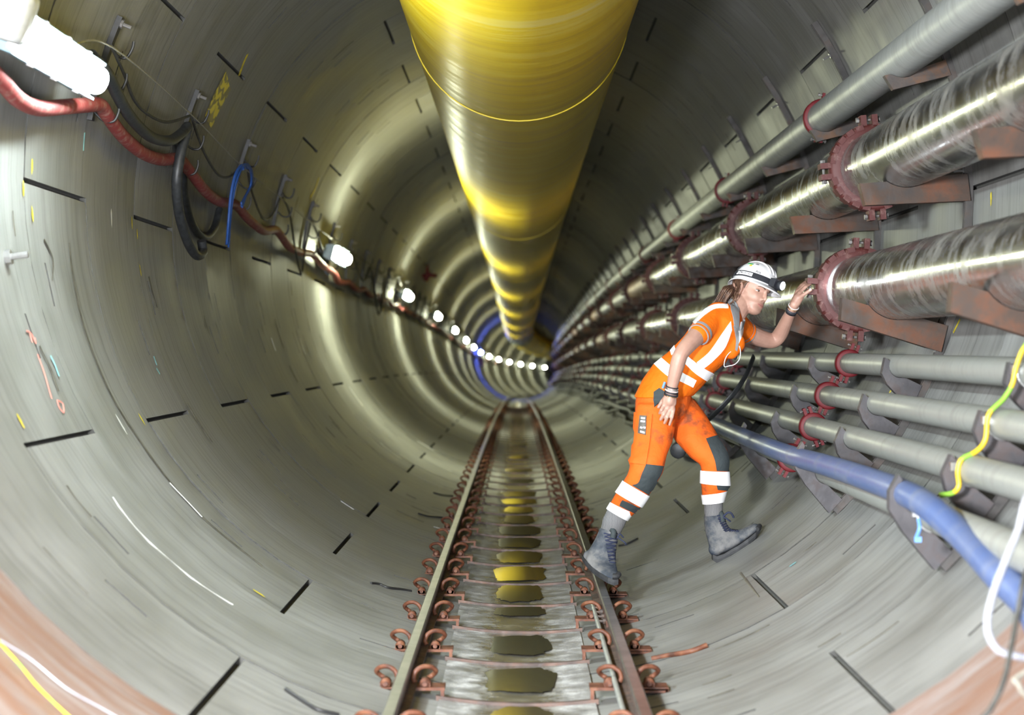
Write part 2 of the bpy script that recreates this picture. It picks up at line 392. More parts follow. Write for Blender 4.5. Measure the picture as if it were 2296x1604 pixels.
for pl in ([(58, 742), (66, 745), (72, 752)], [(66, 745), (72, 768)], [(72, 752), (80, 770), (78, 758)], [(84, 795), (100, 840), (116, 895)], [(128, 898), (140, 905), (143, 925), (133, 915), (128, 898)]):
    wall_ribbon('paint_mark', pl, 0.009, M['pink_paint'])
for pl in ([(113, 797), (124, 820), (133, 845)], [(345, 800), (352, 820)], [(190, 297), (187, 338)], [(350, 825), (358, 838)]):
    wall_ribbon('paint_mark', pl, 0.02, M['teal_paint'])
spot(1777, 1266, 0.02, 0.016, M['teal_paint'])
wall_ribbon('lime_streak', [(253, 1116), (300, 1180), (370, 1248), (450, 1312), (522, 1357)], 0.014, M['lime_white'], wfun=lambda t: 0.5+1.2*math.sin(PI*min(1, t*0.9+0.1)))
wall_ribbon('wet_streak', [(155, 545), (162, 612), (188, 731), (218, 815), (257, 900), (313, 988), (382, 1082), (451, 1157), (532, 1226), (588, 1270)], 0.017, M['stain'], wfun=lambda t: 0.4+0.8*math.sin(PI*t))
wall_ribbon('lime_streak', [(380, 1083), (420, 1125), (453, 1160)], 0.010, M['lime_white'], inset=0.006)
for pl in ([(88, 775), (112, 825), (131, 878)], [(98, 535), (118, 580), (117, 630)], [(333, 620), (340, 650), (352, 690)], [(150, 1090), (170, 1120), (205, 1160)], [(1660, 1285), (1703, 1340)]):
    wall_ribbon('wet_streak', pl, 0.016, M['stain'], wfun=lambda t: 1.1-t*0.7)
for i in range(120):                                  # short dark and pale scuffs along the rings
    th = random.choice([random.uniform(150, 262), random.uniform(20, 150), random.uniform(283, 320)]); s = random.uniform(5.5, 22)
    pts = [pol(R-0.002, th+d, s) for d in (0, random.uniform(2, 7))]
    px = [((p.x)*F/p.y+X0, Y0-(p.z-HC)*F/p.y) for p in pts]
    if all(-50 < x < 2350 and -50 < y < 1650 for x, y in px):
        wall_ribbon('scuff', px, random.uniform(0.003, 0.007), random.choice([M['stain']]*6+[M['lime_white']]), 0.002, wfun=lambda t: math.sin(PI*(0.08+0.84*t)))
# ================================================================ TRACK
def invert(x, s): return P(x, R-math.sqrt(R*R-(x-AX)**2), s)
mb = MB(); sl = [3.2+0.4*i for i in range(190)]
mb.grid([[invert(-0.27+0.54*j/10, s)+Vector((0, 0, 0.010)) for j in range(11)] for s in sl])
o = mb.build('track_bed_silt', M['silt']); o['kind'] = 'stuff'; o['label'] = 'wet grey grit covering the concrete between the two rails'; o['category'] = 'silt'
RX = 0.387
prof = [(-0.040, 0.075), (0.040, 0.075), (0.040, 0.081), (0.008, 0.088), (0.006, 0.118), (0.021, 0.123), (0.021, 0.142), (0.016, 0.148), (-0.016, 0.148), (-0.021, 0.142), (-0.021, 0.123), (-0.006, 0.118), (-0.008, 0.088), (-0.040, 0.081)]
slist = [-3]+[3+0.5*i for i in range(16)]+[11+2*i for i in range(70)]
for sgn, lab in ((-1, 'left rail of the narrow track, unbroken and brown-sided'), (1, 'right rail of the narrow track, bolted joint by the boot')):
    r = thing('rail', lab+', polished grey on top', 'rail', P(sgn*RX, 0.075, 6), group='rails of the narrow gauge track')
    mb = MB(); n = len(prof)
    rows = [[P(sgn*RX+x, z, s) for x, z in prof] for s in slist]
    for j in range(n):
        j2 = (j+1) % n
        mb.grid([[row[j], row[j2]] for row in rows], mat=1 if j in (6, 7, 8) else 0, smooth=False)
    mb.build('rail_bar', [M['rail'], M['rail_head']], r)
    if sgn > 0:
        mb = MB()
        for sd in (-1, 1):
            x = RX+sd*0.013
            mb.box(P(x, 0.103, 8.1), (0.012, 0.52, 0.034))
        mb.build('fishplate', M['rust_orange'], r)
        for q in range(4):
            mb = MB(); mb.lathe(P(RX-0.019, 0.103, 7.9+0.135*q), (-1, 0, 0), [(0, 0), (0, 0.013), (0.012, 0.013), (0.012, 0.006), (0.03, 0.006), (0.03, 0)], 8, smooth=False); mb.build('bolt', M['bracket'], r)
        mb = MB(); mb.box(P(RX, 0.1487, 8.32), (0.034, 0.006, 0.001)); mb.build('joint_gap', M['joint'], r)
sp = thing('rail_sleeper', 'first', 'sleeper', (0, 0, 0), group='steel sleepers of the narrow track')
mb = MB(); iv = lambda x: R-math.sqrt(R*R-(x-AX)**2)
rows = []
for i in range(13):
    x = -0.28+0.56*i/12; z = iv(x)
    rows.append([(x, -0.052, z+0.004), (x, -0.030, z+0.004), (x, -0.030, z+0.021), (x, -0.052, z+0.021)])
mb.grid(rows, cv=True, smooth=False)
mb.build('cross_bar', M['rail'], sp)
DZ_ = 0.014
for sd in (-1, 1):
    mb = MB()
    mb.box((sd*0.385, 0, 0.056+DZ_), (0.27, 0.10, 0.010)); zi = iv(sd*0.262); mb.box((sd*0.258, -0.04, (0.056+DZ_+zi)/2), (0.012, 0.018, 0.056+DZ_-zi+0.006))
    zo = iv(sd*0.515); mb.box((sd*0.515, 0, (0.056+DZ_+zo)/2), (0.012, 0.10, max(0.014, 0.056+DZ_-zo)))
    mb.box((sd*0.47, 0, 0.050+DZ_), (0.10, 0.10, 0.014))
    mb.build('rail_seat', M['rust_orange'], sp)
    for q in (-1, 1):
        x = sd*RX+q*0.068
        mb = MB(); e = q
        pth = spline([(x, -0.045, 0.086), (x, 0.0, 0.086), (x, 0.035, 0.088), (x+e*0.022, 0.052, 0.100), (x+e*0.036, 0.03, 0.119), (x+e*0.02, 0.008, 0.136), (x-e*0.008, -0.004, 0.140), (x-e*0.032, -0.012, 0.126), (x-e*0.040, -0.016, 0.104), (x-e*0.034, -0.022, 0.088)], 4)
        mb.tube(pth, 0.0085, 8); mb.build('spring_clip', M['rust_orange'], sp)
        mb = MB(); mb.box((x+e*0.002, -0.004, 0.081), (0.034, 0.06, 0.016)); mb.lathe((x, -0.034, 0.086), (0, 1, 0), [(0, 0), (0, 0.018), (0.05, 0.018), (0.05, 0)], 10)
        mb.build('clip_shoulder', M['rust_orange'], sp)
SLS = [5.75+0.82*k for k in range(60)]
for k, s in enumerate(SLS):
    m = Matrix.Translation(P(0, 0, s)) @ Matrix.Rotation(-slope(s), 4, 'X')
    lab = 'rusty steel sleeper with spring clips, %s from the camera along the track' % nth(k+1)
    if k == 0: sp.matrix_basis = m; sp['label'] = lab
    else: copy_thing(sp, m, lab)
for k in list(range(0, 13))+[14, 16, 19, 23]:
    s0, s1 = SLS[k]+0.10, SLS[k+1]-0.05
    if k == 3: s0 += 0.35
    wd = random.uniform(0.10, 0.15); mb = MB(); pts = []; ctr = (s0+s1)/2; hl = (s1-s0)/2*random.uniform(0.75, 1.0)
    for i in range(44):
        a = 2*PI*i/44; f = 1+0.05*math.sin(5*a+k)+random.uniform(-0.06, 0.06)
        c, sn = math.cos(a), math.sin(a)
        pts.append(P(0.012+wd*f*math.copysign(abs(c)**0.5, c), 0.0175, ctr+hl*f*0.94*math.copysign(abs(sn)**0.5, sn)))
    mb.poly(pts); zz = sum(p.z for p in pts)/44
    mb.v = [(a, b, zz) for a, b, c in mb.v]
    mb.build('puddle', M['water'], label='still puddle reflecting the yellow duct, just beyond the %s sleeper from the camera' % nth(k+1), category='puddle', group='puddles between the rails')
def rod(pix, r, mat, name, label, cat, inset=0.012):
    mb = MB(); mb.tube(spline([hit(x, y, inset) for x, y in pix], 5), r, 6)
    mb.build(name, mat, label=label, category=cat, group='scrap wires on the invert')
for pix, lab in (([(832, 1308), (850, 1310), (870, 1318), (900, 1322), (922, 1326)], 'bent dark tie wire lying on the concrete left of the rail, with a stub'),
                 ([(938, 1152), (960, 1158), (985, 1160), (1012, 1164)], 'thin dark wire lying left of the track, further off than the boots'),
                 ([(1388, 1224), (1405, 1220), (1430, 1208)], 'short dark wire on the concrete right of the near boot'),
                 ([(1462, 1478), (1500, 1470), (1545, 1462), (1585, 1447)], 'rusty flat strip lying on the concrete right of the right rail'),
                 ([(640, 1545), (680, 1572), (715, 1592), (760, 1603)], 'dark broken wire at the lower left of the left rail'),
                 ([(972, 1105), (990, 1110), (1015, 1112)], 'far thin wire stub on the concrete left of the track')):
    rod(pix, 0.006 if 'strip' not in lab else 0.011, M['black_steel'] if 'rusty' not in lab else M['rust_orange'], 'scrap_wire', lab, 'wire', 0.008)
mb = MB(); mb.tube([P(RX-0.052, 0.098, 5.2+0.3*i) for i in range(12)], 0.010, 10)
mb.build('conduit', M['grey_pipe'], label='thin pale conduit lying on the foot of the right rail, track side', category='conduit')
# ================================================================ DUCT
DX, DZ, DR = 0.004, 3.117, 0.61
duct = thing('ventilation_duct', 'large shiny yellow round ventilation duct hung under the tunnel crown', 'duct', P(DX, DZ, 6))
joints = [-4, 10.55]+[10.55+11*i for i in range(1, 13)]
for a, b in zip(joints[:-1], joints[1:]):
    mb = MB(); n = max(2, int((b-a)/0.8)); rows = []; ss = [a+(b-a)*i/n for i in range(n+1)]
    for s in ss:
        xo = DX+min(0.03, s*0.0005) if s > 0 else DX
        rows.append([P(xo+DR*math.cos(2*PI*k/64+PI/2), DZ+DR*math.sin(2*PI*k/64+PI/2), s) for k in range(65)])
    mb.grid(rows, uv=lambda i, j: (j/64*2*PI*DR, ss[min(i, n)])); mb.build('duct_section', M['duct'], duct)
    s = b; xo = DX+min(0.03, s*0.0005); mb = MB()
    mb.tube([P(xo+(DR+0.002)*math.cos(2*PI*k/72), DZ+(DR+0.002)*math.sin(2*PI*k/72), s) for k in range(73)], 0.004, 6, False); mb.build('duct_seam', M['duct_seam'], duct)
# ================================================================ PIPES ON THE RIGHT
def coupling_big(mat):
    mb = MB(); w2 = 0.05
    mb.lathe((0, 0, 0), (0, 1, 0), [(-w2, 0.150), (-w2, 0.186), (-w2+0.010, 0.200), (-0.012, 0.204), (0.012, 0.204), (w2-0.010, 0.200), (w2, 0.186), (w2, 0.150)], 48)
    for k in range(24):
        if k % 6 in (0,): continue
        a = 2*PI*k/24; m = Matrix.Rotation(-a, 3, 'Y'); mb.box(m @ Vector((0.191, 0, 0)), (0.024, 0.106, 0.036), m)
    for k in range(4):
        m = Matrix.Rotation(-k*PI/2, 3, 'Y')
        for z in (-0.026, 0.026): mb.box(m @ Vector((0.212, 0, z)), (0.066, 0.085, 0.026), m)
    return mb.mesh('coupling', mat)
def bolts_mesh(rad, n, lz, r):
    mb = MB()
    for k in range(n):
        m = Matrix.Rotation(-k*2*PI/n, 3, 'Y')
        c = m @ Vector((rad, 0, 0)); ax = m @ Vector((0, 0, 1))
        mb.lathe(c-ax*lz, ax, [(0, 0), (0, r*1.5), (r*1.4, r*1.5), (r*1.4, r*0.7), (2*lz-r*1.4, r*0.7), (2*lz-r*1.4, r*1.5), (2*lz, r*1.5), (2*lz, 0)], 6, smooth=False)
    if n == 1: return mb.mesh('bolt', M['bolt_steel'])
    return (bolts_mesh(rad, 1, lz, r), n, mb.mesh('bolt_set', M['bolt_steel']))
def coupling_small(mat, r0, r1):
    mb = MB(); w2 = 0.026
    mb.lathe((0, 0, 0), (0, 1, 0), [(-w2, r0), (-w2, r1-0.006), (-w2+0.006, r1), (w2-0.006, r1), (w2, r1-0.006), (w2, r0)], 32)
    for k in range(2):
        m = Matrix.Rotation(-k*PI, 3, 'Y')
        for z in (-0.014, 0.014): mb.box(m @ Vector((r1+0.010, 0, z)), (0.040, 0.042, 0.014), m)
    return mb.mesh('coupling', mat)
cb, cbb = coupling_big(M['red_dusty']), bolts_mesh(0.226, 4, 0.055, 0.009)
cs, csb = coupling_small(M['red_bright'], 0.048, 0.069), bolts_mesh(0.087, 2, 0.036, 0.0045)
cu, cub = coupling_small(M['red_bright'], 0.080, 0.103), bolts_mesh(0.122, 2, 0.042, 0.006)
RUNS = [
 ('water_pipe', 'pale grey streaked pipe, topmost of the seven along the right wall', 1.64, 2.478, 0.084, [10.2, 14.8, 19.4, 24], 4.6, 'upper_pipe', cu, cub, 80, 1.5),
 ('slurry_pipe', 'thick shiny steel pipe with dirt smears and red couplings, running above the hard hat', 1.6536, 2.081, 0.156, [8.84, 13.2, 17.4, 21.6], 4.25, 'steel_pipe_rusty', cb, cbb, 5, 2.2),
 ('slurry_pipe', 'thick shiny steel pipe lit by the head torch, its red coupling touched by the hand', 1.617, 1.518, 0.156, [9.02, 13.3, 17.5, 22], 4.4, 'steel_pipe_rusty', cb, cbb, -4, 2.2),
 ('service_pipe', 'slim grey pipe, uppermost of the four below the thick steel pipes', 1.63, 1.166, 0.05, [9.32, 14.0, 18.6, 23.2], 4.6, 'grey_pipe', cs, csb, 70, 1.0),
 ('service_pipe', 'slim grey pipe, second down of the four thin lower pipes', 1.535, 1.0056, 0.05, [9.36, 14.0, 18.6, 23.2], 4.6, 'grey_pipe', cs, csb, 68, 1.0),
 ('service_pipe', 'slim grey pipe, third down of the four thin lower pipes', 1.435, 0.859, 0.05, [9.2, 13.8, 18.5, 23.1], 4.6, 'grey_pipe', cs, csb, 110, 1.0),
 ('service_pipe', 'slim grey pipe partly hidden behind the blue hose, lowest of the thin pipes', 1.315, 0.714, 0.05, [9.1, 13.7, 18.4, 23.0], 4.6, 'grey_pipe', cs, csb, 60, 1.0),
]
for ri, (nm, lab, X, Z, r, cps, step, mt, cm, bm, rot, uvs) in enumerate(RUNS):
    run = thing(nm, lab, 'pipe', P(X, Z, 6), group={'slurry_pipe': 'thick steel pipe runs', 'service_pipe': 'thin lower pipe runs'}.get(nm))
    while cps[-1] < 105: cps.append(cps[-1]+step)
    cut = [cps[0]-step*1.0]+cps; cut = [cut[0]-step]+cut
    nn = 40 if r > 0.1 else 24
    for i in range(len(cut)-1):
        a, b = cut[i], cut[i+1]
        if b < 3.0: continue
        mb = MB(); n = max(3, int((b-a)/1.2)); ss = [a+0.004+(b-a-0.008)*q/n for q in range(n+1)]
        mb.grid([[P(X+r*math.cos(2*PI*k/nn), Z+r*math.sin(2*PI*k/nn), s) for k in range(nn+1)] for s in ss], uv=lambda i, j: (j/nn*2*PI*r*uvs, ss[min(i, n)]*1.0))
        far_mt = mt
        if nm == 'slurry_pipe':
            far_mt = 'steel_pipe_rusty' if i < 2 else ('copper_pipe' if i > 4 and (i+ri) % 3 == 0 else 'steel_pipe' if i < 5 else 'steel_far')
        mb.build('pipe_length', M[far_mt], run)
        if nm == 'slurry_pipe':                        # rolled groove lip by the coupling
            mb = MB(); mb.lathe(P(X, Z, a+0.06), (0, 1, 0), [(0, r), (0.0, r+0.004), (0.02, r+0.004), (0.02, r)], 40); mb.build('weld_bead', M['arm'], run)
    for s in cps:
        if s > 105: break
        m = Matrix.Translation(P(X, Z, s)) @ Matrix.Rotation(-slope(s), 4, 'X') @ Matrix.Rotation(-math.radians(rot), 4, 'Y')
        c = link('coupling', cm, run); c.matrix_basis = m
        if s < 24:
            for q in range(bm[1]):
                bo = link('bolt', bm[0]); bo.parent = c; bo.matrix_basis = Matrix.Rotation(-q*2*PI/bm[1], 4, 'Y')
        else:
            bo = link('bolt_set', bm[2], kind='stuff'); bo.parent = c
# brackets: a curved channel with an arm under each pipe
def arm_poly(X, Z, r, kind, s=0):
    dx, dz = X-AX, Z-R; rho = math.hypot(dx, dz); er = Vector((dx/rho, 0, dz/rho)); et = Vector((er.z, 0, -er.x))
    uc = 1.866-rho
    arc = lambda h, n=8: [(u, math.sqrt(r*r-u*u)+0.001) for u in [-h+2*h*i/n for i in range(n+1)]]
    if kind == 'big': pl = [(-0.215, r-0.040), (-0.10, r-0.035)]+arc(0.08)+[(0.10, r-0.035), (uc, r-0.03), (uc, r+0.085), (-0.20, r+0.055)]
    elif kind == 'top': pl = [(-0.10, r-0.040), (-0.075, r-0.036)]+arc(0.05)+[(uc, r-0.015), (uc, r+0.055), (-0.085, r+0.030)]
    elif kind == 'hose': pl = [(-0.165, r-0.075), (-0.145, r-0.07), (-0.12, r-0.012), (-0.05, r-0.010)]+arc(0.035)+[(uc, r-0.01), (uc, r+0.070), (-0.03, r+0.050), (-0.11, r+0.028), (-0.15, r-0.015)]
    else: pl = [(-0.075, r-0.055), (-0.050, r-0.050)]+arc(0.035)+[(uc, r-0.012), (uc, r+0.085), (0.03, r+0.065), (-0.02, r+0.045), (-0.06, r+0.012)]
    return [Vector((dx, 0, dz))+er*u+et*v for u, v in pl]
brk = thing('pipe_bracket', 'x', 'bracket', group='pipe brackets on the right wall')
mb = MB(); rows = []
for i in range(25):
    a = math.radians(-46+81*i/24); c = Vector((math.cos(a), 0, math.sin(a)))
    rows.append([c*1.898+Vector((0, -0.018, 0)), c*1.864+Vector((0, -0.018, 0)), c*1.864+Vector((0, -0.007, 0)), c*1.880+Vector((0, -0.007, 0)), c*1.880+Vector((0, 0.007, 0)), c*1.864+Vector((0, 0.007, 0)), c*1.864+Vector((0, 0.018, 0)), c*1.898+Vector((0, 0.018, 0))])
mb.grid(rows, cv=True, smooth=False); mb.poly(rows[0]); mb.poly(rows[-1][::-1]); mb.build('channel', M['channel'], brk)
for (nm, lab, X, Z, r, *_), kd in zip(RUNS, ('top', 'big', 'big', 'small', 'small', 'small', 'hose')):
    pl = arm_poly(X, Z, r+0.001, kd); th = 0.075 if kd == 'big' else 0.05
    mb = MB(); mb.prism([p+Vector((0, -th/2, 0)) for p in pl], (0, th, 0)); mb.build('arm', M['arm' if kd == 'big' else 'arm_grey' if kd != 'top' else 'bracket'], brk)
for dg in (29, 3, -21, -40):
    a = math.radians(dg); c = Vector((math.cos(a), 0, math.sin(a))); mb = MB()
    mb.lathe(c*1.87, -c, [(0, 0.014), (0.012, 0.014), (0.012, 0.006), (0.05, 0.006), (0.05, 0)], 8, smooth=False); mb.build('bolt', M['zinc'], brk)
for k in range(30):
    s = 6.04+2.04*k; lab = 'rusty wall bracket carrying the pipe arms, %s from the camera on the right wall' % nth(k+1)
    if k == 0: brk.matrix_basis = frame_at(s); brk['label'] = lab
    else: copy_thing(brk, frame_at(s), lab)
# blue hose lying on the lowest arms
def tubething(name, pts, r, mat, label, cat, n=12, sub=8, group=None, **kw):
    mb = MB(); mb.tube(spline(pts, sub), r, n, **kw); o = mb.build(name, mat, label=label, category=cat)
    if group: o['group'] = group
    return o
bh = [(1520, 955, 14.2), (1560, 945, 13.0), (1600, 951, 11.6), (1650, 972, 10.3), (1700, 993, 9.3), (1775, 1022, 8.3), (1850, 1043, 7.55), (1950, 1076, 6.65), (2060, 1122, 5.85), (2160, 1203, 5.4), (2240, 1290, 5.0), (2320, 1375, 4.72)]
bh_end = [pol(1.845, -50, 4.2), pol(1.853, -54, 3.2), pol(1.853, -57, 1.0), pol(1.853, -57, -3.0)]
tubething('blue_hose', [PX(*p) for p in bh]+bh_end, 0.043, M['blue_pipe'], 'thick blue hose lying along the lowest pipe and dropping to the floor nearby', 'hose', 16)
tubething('hose_end', [PX(1560, 985, 11.6), PX(1540, 992, 11.3), PX(1522, 1008, 11.0)], 0.040, M['grey_pipe'], 'grey hose end with a black cap seen between the legs', 'hose', 14)
mb = MB(); mb.lathe(PX(1524, 1006, 11.0), PX(1512, 1022, 10.8)-PX(1524, 1006, 11.0), [(0, 0), (0, 0.047), (0.07, 0.047), (0.075, 0.04), (0.075, 0)], 16); o = mb.build('hose_cap', M['rubber'], bpy.data.objects['hose_end'])
tubething('rubber_strap', [PX(1690, 800, 9.9), PX(1668, 850, 9.8), PX(1635, 895, 9.75), PX(1590, 940, 9.8), PX(1560, 965, 10)], 0.02, M['rubber'], 'black rubber strap slung across the thin pipes behind the worker', 'strap', 8, sx=0.35)
for i, (th, rr, col) in enumerate(((-47.5, 1.80, 'rubber'), (-49.5, 1.83, 'cable'), (-45, 1.72, 'rubber'))):
    pts = []
    for q in range(46):
        s = 13.0+1.02*q; pts.append(pol(rr-0.02*(q % 2), th+random.uniform(-1.2, 1.2)-(2.0 if q % 2 else 0), s))
    tubething('black_cable', pts, 0.028-0.004*i, M[col], ('upper', 'lowest', 'innermost')[[0, 1, 2].index(i)]+' sagging black cable under the thin pipes far along the right wall', 'cable', 8, 4, 'black cables under the far pipes')
# earth cable with clamps near the right edge
ec = thing('earth_cable', 'yellow and green earth cable clamped across the thin pipes on the right', 'cable', PX(2270, 850, 5.95))
pt = [(2330, 740), (2296, 780), (2278, 826), (2270, 862), (2250, 895), (2217, 930), (2210, 985), (2190, 1012), (2157, 1030), (2148, 1058), (2150, 1090), (2136, 1106), (2106, 1111)]
mb = MB(); mb.tube(spline([PX(x, y, 5.93) for x, y in pt], 6), 0.0085, 8, uvr=0.05); mb.build('cable_run', M['earth'], ec)
for ri in (3, 4, 5, 6):
    X, Z, r = RUNS[ri][2], RUNS[ri][3], RUNS[ri][4]; mb = MB()
    mb.lathe(P(X, Z, 5.99), (0, 1, 0), [(-0.008, r), (-0.008, r+0.004), (0.008, r+0.004), (0.008, r)], 24)
    mb.box(P(X-r-0.008, Z+0.012, 5.985), (0.022, 0.024, 0.026)); mb.build('pipe_clamp', M['zinc'], ec)
mb = MB(); mb.tube(spline([PX(2060, 1165, 5.75), PX(2062, 1185, 5.72), PX(2055, 1205, 5.74)], 4), 0.006, 6); mb.box(PX(2058, 1210, 5.74), (0.02, 0.012, 0.016))
mb.build('cable_tie', M['blue_tag'], label='bright blue cable tie hanging under the blue hose', category='tie')
tubething('white_hose', [P(1.385, 0.885, 4.85), PX(2310, 1105, 4.68), PX(2283, 1190, 4.62), PX(2250, 1270, 4.58), PX(2225, 1340, 4.55), PX(2214, 1405, 4.52), PX(2232, 1452, 4.5), PX(2270, 1470, 4.5), PX(2330, 1474, 4.5), pol(1.885, -45, 4.4)], 0.0095, M['white_hose'], 'translucent white hose looping down at the lower right corner', 'hose', 10)
tubething('black_lead', [P(1.27, 0.70, 4.65), PX(2300, 1285, 4.42), PX(2280, 1385, 4.36), PX(2268, 1450, 4.32), PX(2250, 1530, 4.28), PX(2222, 1590, 4.26), PX(2190, 1640, 4.24), pol(1.89, -58, 4.1)], 0.0065, M['cable'], 'thin black lead hanging beside the white hose at lower right', 'cable', 8)
tubething('grey_lead', [pol(1.885, -43, 4.4), PX(2296, 1510, 4.28), PX(2284, 1535, 4.26), PX(2300, 1560, 4.26), PX(2330, 1580, 4.26), pol(1.885, -50, 4.2)], 0.006, M['wire'], 'thin grey looped lead at the lower right edge of the picture', 'cable', 8)
# ================================================================ LIGHTS ON THE LEFT
def fixture(proto_blue=False):
    mt_ = proto_blue or 'tube'; f = thing('tunnel_light', 'x', 'light', group='tube lights along the left wall')
    mb = MB()                                         # local: X inward from the wall, Y along the tunnel, Z up
    L = 0.60
    sec = [(-0.085, -0.055), (-0.085, 0.055), (-0.03, 0.074), (0.022, 0.076), (0.022, 0.066), (0.0, 0.060), (0.0, -0.060), (0.022, -0.066), (0.022, -0.076), (-0.03, -0.074)]
    rows = [[(x, y, z) for x, z in sec] for y in (-L, -L+0.02, L-0.02, L)]
    mb.grid(rows, cv=True, smooth=False)
    for rw in (rows[0], rows[-1]): mb.poly([rw[i] for i in (0, 1, 2, 5, 6, 9)]); mb.poly([rw[i] for i in (2, 3, 4, 5)]); mb.poly([rw[i] for i in (6, 7, 8, 9)])
    mb.build('housing', M['housing_blue'], f)
    mb = MB(); rows = []
    for y, q in ((-L+0.015, 0.55), (-L+0.03, 0.85), (-L+0.07, 1.0), (L-0.07, 1.0), (L-0.03, 0.85), (L-0.015, 0.55)):
        rows.append([(0.002+0.068*q*math.sin(PI*k/12)**0.6, y, 0.056*(0.6+0.4*q)*math.cos(PI*k/12)) for k in range(13)])
    mb.grid(rows); mb.poly(rows[0]); mb.poly(rows[-1][::-1])
    mb.build('diffuser', M[mt_], f)
    for y in (-L*0.7, L*0.7):
        mb = MB(); mb.box((-0.125, y, 0), (0.09, 0.04, 0.05)); mb.build('mount', M['black_steel'], f)
    for y in (-L*0.55, 0, L*0.55):
        for z in (-0.070, 0.070):
            mb = MB(); mb.box((0.014, y, z*1.12), (0.018, 0.03, 0.008)); mb.build('catch', M['zinc'], f)
    return f
def fix_matrix(k):
    s = 6.78 if k == 0 else 7.06+10.95*k
    X, Z = (-1.645, 2.285) if k == 0 else (-1.69, 2.13)
    dx, dz = X-AX, Z-R; a = math.atan2(dz, -dx)
    return Matrix.Translation(P(X, Z, s)) @ Matrix.Rotation(-cxs(s), 4, 'Z') @ Matrix.Rotation(-slope(s), 4, 'X') @ Matrix.Rotation(a+(0.12 if k == 0 else 0.12), 4, 'Y')
fx = fixture(); fb = fixture('tube_blue'); fc = fixture('tube_cool')
for k in range(14):
    lab = 'bright tube light, %s from the camera in the row on the left wall' % nth(k+1)
    if k == 7: fb.matrix_basis = fix_matrix(k); fb['label'] = 'blue tube light far along the left wall, tinting its ring blue'; continue
    if k == 1: fx.matrix_basis = fix_matrix(k); fx['label'] = lab
    elif k == 0: fc.matrix_basis = fix_matrix(k); fc['label'] = 'large glaring tube light nearest the camera on the upper left wall'
    else: copy_thing(fx, fix_matrix(k), lab)
jb = thing('junction_box', 'pale grey plastic junction box at the top left corner, beside the nearest light', 'box', P(-1.60, 2.27, 5.95))
m3 = fix_matrix(0).to_3x3(); bm = MB(); c0 = PX(22, 30, 5.98)
sq = lambda hx, hz, n=20: [(math.copysign(abs(math.cos(2*PI*i/n))**0.35, math.cos(2*PI*i/n))*hx, math.copysign(abs(math.sin(2*PI*i/n))**0.35, math.sin(2*PI*i/n))*hz) for i in range(n)]
rows = [[c0+m3 @ Vector((x, y, z)) for x, z in sq(0.062*q, 0.085*q)] for y, q in ((-0.075, 0.9), (-0.065, 1), (0.065, 1), (0.075, 0.9))]
bm.grid(rows, cv=True); bm.poly(rows[0]); bm.poly(rows[-1][::-1]); bm.build('box_body', M['housing'], jb)
bm = MB(); rows = [[c0+m3 @ Vector((x, y, z)) for x, z in sq(0.048*q, 0.068*q)] for y, q in ((-0.083, 0.96), (-0.075, 1))]
bm.grid(rows, cv=True); bm.poly(rows[0]); bm.build('box_lid', M['housing'], jb)
for x, z in ((-0.03, -0.045), (0.03, 0.045)):
    bm = MB(); bm.lathe(c0+m3 @ Vector((x, -0.083, z)), m3 @ Vector((0, -1, 0)), [(0, 0.010), (0.004, 0.009), (0.004, 0)], 10); bm.build('screw', M['zinc'], jb)
# hangers: strap with three hooks, one every second ring
hg = thing('cable_hanger', 'x', 'hanger', group='cable hangers on the left wall')
mb = MB(); rows = []
for i in range(9):
    a = math.radians(156.5+14*i/8); c = Vector((math.cos(a), 0, math.sin(a)))
    rows.append([c*1.895+Vector((0, -0.022, 0)), c*1.872+Vector((0, -0.022, 0)), c*1.872+Vector((0, 0.022, 0)), c*1.895+Vector((0, 0.022, 0))])
mb.grid(rows, cv=True, smooth=False); mb.poly(rows[0]); mb.poly(rows[-1][::-1]); mb.build('strap', M['black_steel'], hg)
for dg, d in ((160.5, 0.075), (165, 0.09), (169.3, 0.09)):
    a = math.radians(dg); c = Vector((math.cos(a), 0, math.sin(a))); tn = Vector((-c.z, 0, c.x)); up = -tn
    mb = MB(); mb.tube(spline([c*1.875, c*(1.875-d*0.5)-up*0.03, c*(1.875-d)-up*0.025, c*(1.875-d*1.15)+up*0.02, c*(1.875-d*1.1)+up*0.05], 4), 0.0065, 6); mb.build('hook', M['black_steel'], hg)
a = math.radians(157.3); c = Vector((math.cos(a), 0, math.sin(a))); mb = MB()
mb.lathe(c*1.875, -c, [(0, 0.02), (0.014, 0.02), (0.014, 0.009), (0.050, 0.009), (0.050, 0)], 8, smooth=False); mb.build('bolt', M['bolt_steel'], hg)
for k in range(26):
    s = 8.06+2.04*k; fr = frame_at(s) @ Matrix.Rotation(math.radians(-1.2*min(k, 6)), 4, 'Y')
    lab = 'black steel hanger strap with hooks, %s from the camera along the left wall' % nth(k+1)
    if k == 0: hg.matrix_basis = fr; hg['label'] = lab
    else: copy_thing(hg, fr, lab)
